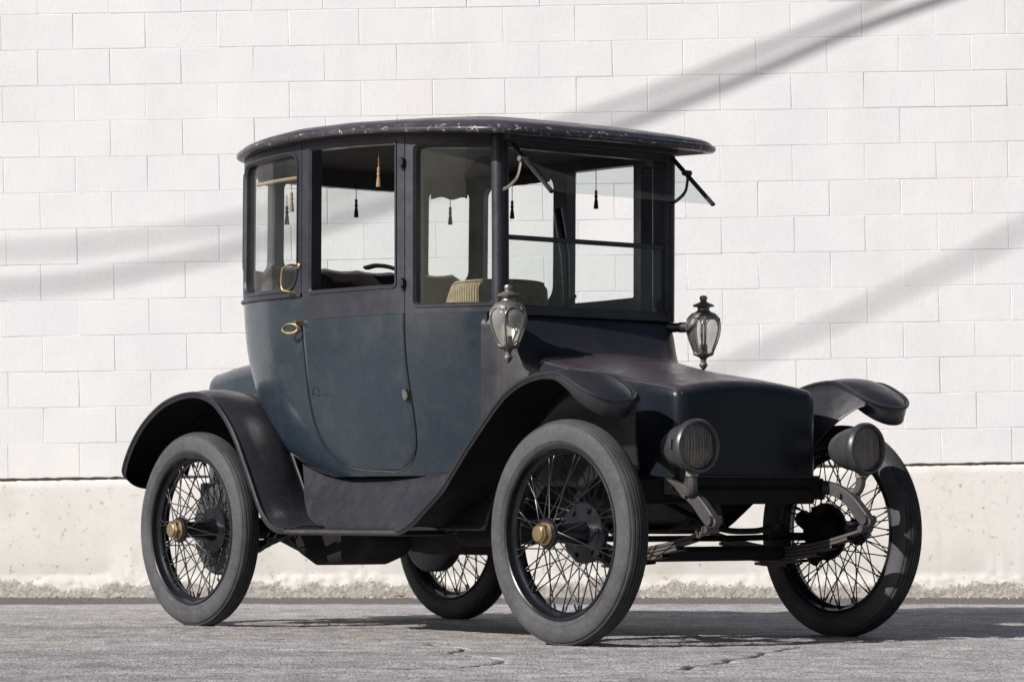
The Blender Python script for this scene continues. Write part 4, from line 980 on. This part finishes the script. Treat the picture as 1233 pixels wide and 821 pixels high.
# barrel backed front chair with ribbed cloth
def barrel():
    m=MB(); cu,cv=-1.28,.062; rows_=[]
    prof=[]
    for i in range(61):
        a=R(lerp(-98,98,i/60)); e=min(1,abs(math.degrees(a))/98)
        top=1.452-.012*e**2-(.11*max(0,(e-.80)/.20)**2.2)
        r=.228
        x,y=math.cos(a),math.sin(a)
        row=[]
        for dr,z in ((-.045,.85),(-.045,1.2),(-.045,top-.03),(-.035,top-.008),(-.015,top),(.002,top-.004),(.012,top-.016),(.015,top-.035),(.010,1.2),(.004,1.0),(.0,.85)):
            row.append(V(cu+(r+dr)*x*.85,cv+(r+dr)*y,z))
        rows_.append(row)
    m.grid(rows_); o=m.build('front_chair',M['corduroy'],car,smooth=60,merge=0)
    uv=o.data.uv_layers.new(name='UVMap'); 
    ang={}
    for l in o.data.loops:
        c=o.data.vertices[l.vertex_index].co; a=math.atan2(-(c.y+cv),(c.x-cu)/.85); uv.data[l.index].uv=((a/math.pi)*.5+.5,c.z)
    q=MB(); q.lathe([(0,.80),(.20,.80),(.215,.84),(.215,.95),(.19,.98),(0,.985)],Matrix.Translation(V(cu,cv,0)),32); q.build('seat_cushion',M['leather'],o)
    q=MB(); pts=[V(cu+(.228-.005)*.85*math.cos(R(lerp(-92,92,i/50))),cv+.223*math.sin(R(lerp(-92,92,i/50))),1.455-.012*min(1,abs(lerp(-92,92,i/50))/98)**2-(.11*max(0,(abs(lerp(-92,92,i/50))/98-.80)/.20)**2.2)) for i in range(51)]
    q.tube(pts,.006,6); q.build('piping',M['corduroy'],o)
barrel()
q=MB(); q.tube([V(-1.405,-.39,1.80),V(-1.385,-.39,1.72),V(-1.355,-.39,1.60),V(-1.345,-.39,1.45),V(-1.345,-.39,.95)],[.020,.021,.020,.016,.014],10); q.build('control_lever',M['enamel'],car)
q=MB(); q.tube(spline([V(-1.05,-.16,1.36),V(-1.04,-.17,1.385),V(-1.05,-.19,1.40)],4),.010,8); q.tube([V(-1.05,-.16,1.36),V(-1.05,-.16,.90)],.012,8); q.build('control_handle',M['enamel'],car)
# inside trim under the windows and the floor
q=MB(); q.grid([[SV(s,z,-.05) for s in srange(-2.2,2.2,100)] for z in (.70,.9,1.1,1.29)]); q.build('inner_trim',M['inner'],car,smooth=60)
# shade valances above the windows
def valance(s0,s1,d,z0,z1,mat,sc_=.006):
    m=MB(); n=max(6,int(abs(s1-s0)/.02)); m.grid([[SV(lerp(s0,s1,i/n),lerp(z0+sc_*math.sin(i*1.1),z1,k/4),d+.004*math.sin(i*1.7)) for i in range(n+1)] for k in range(5)]); return m.build('window_shade',mat,car,smooth=60,solid=.002)
valance(-.64,-.44,-.055,1.925,2.02,M['lining']); valance(.44,.64,-.055,1.925,2.02,M['lining'])
for sg in (1,-1): valance(sg*.76,sg*1.20,-.06,1.968,2.02,M['lining'],0)
# curtain rod and tassels
q=MB(); q.tube([SV(s,1.90+.012*0,-.035) for s in srange(.80,1.205,14)],.008,8); q.build('curtain_rod',M['cord'],car)
def tassel(p,mat,cord=.10,k=.82):
    m=MB(); T=Matrix.Translation(p)
    m.tube([p+Vector((0,0,cord)),p],.0022*k,6)
    m.lathe([(.003,.004),(.008*k,-.001),(.0085*k,-.010),(.006*k,-.016),(.0095*k,-.022),(.0095*k,-.028),(.0065*k,-.033),(.010*k,-.045),(.013*k,-.070),(.0135*k,-.078),(0,-.078)],T,10)
    m.build('tassel',mat,car,smooth=50)
def at_px(x,y,v):   # design-time placed points, car measures
    return V(x,v,y)
TS=[(1.10,1.85,-.05,'cord',.055),(.93,1.83,-.05,'cord',.06)]
tassel(SV(1.075,1.845,-.06),M['cord'],.06)
tassel(SV(1.66,1.905,-.075),M['cord'],.06)
tassel(SV(-.03,1.895,-.05),M['darktassel'],.07)
tassel(SV(-.545,1.885,-.05),M['darktassel'],.05)
tassel(SV(-.92,1.90,-.05),M['darktassel'],.08)
tassel(SV(-1.53,1.90,-.06),M['darktassel'],.10)
tassel(SV(.36,1.84,-.05),M['cord'],.05)
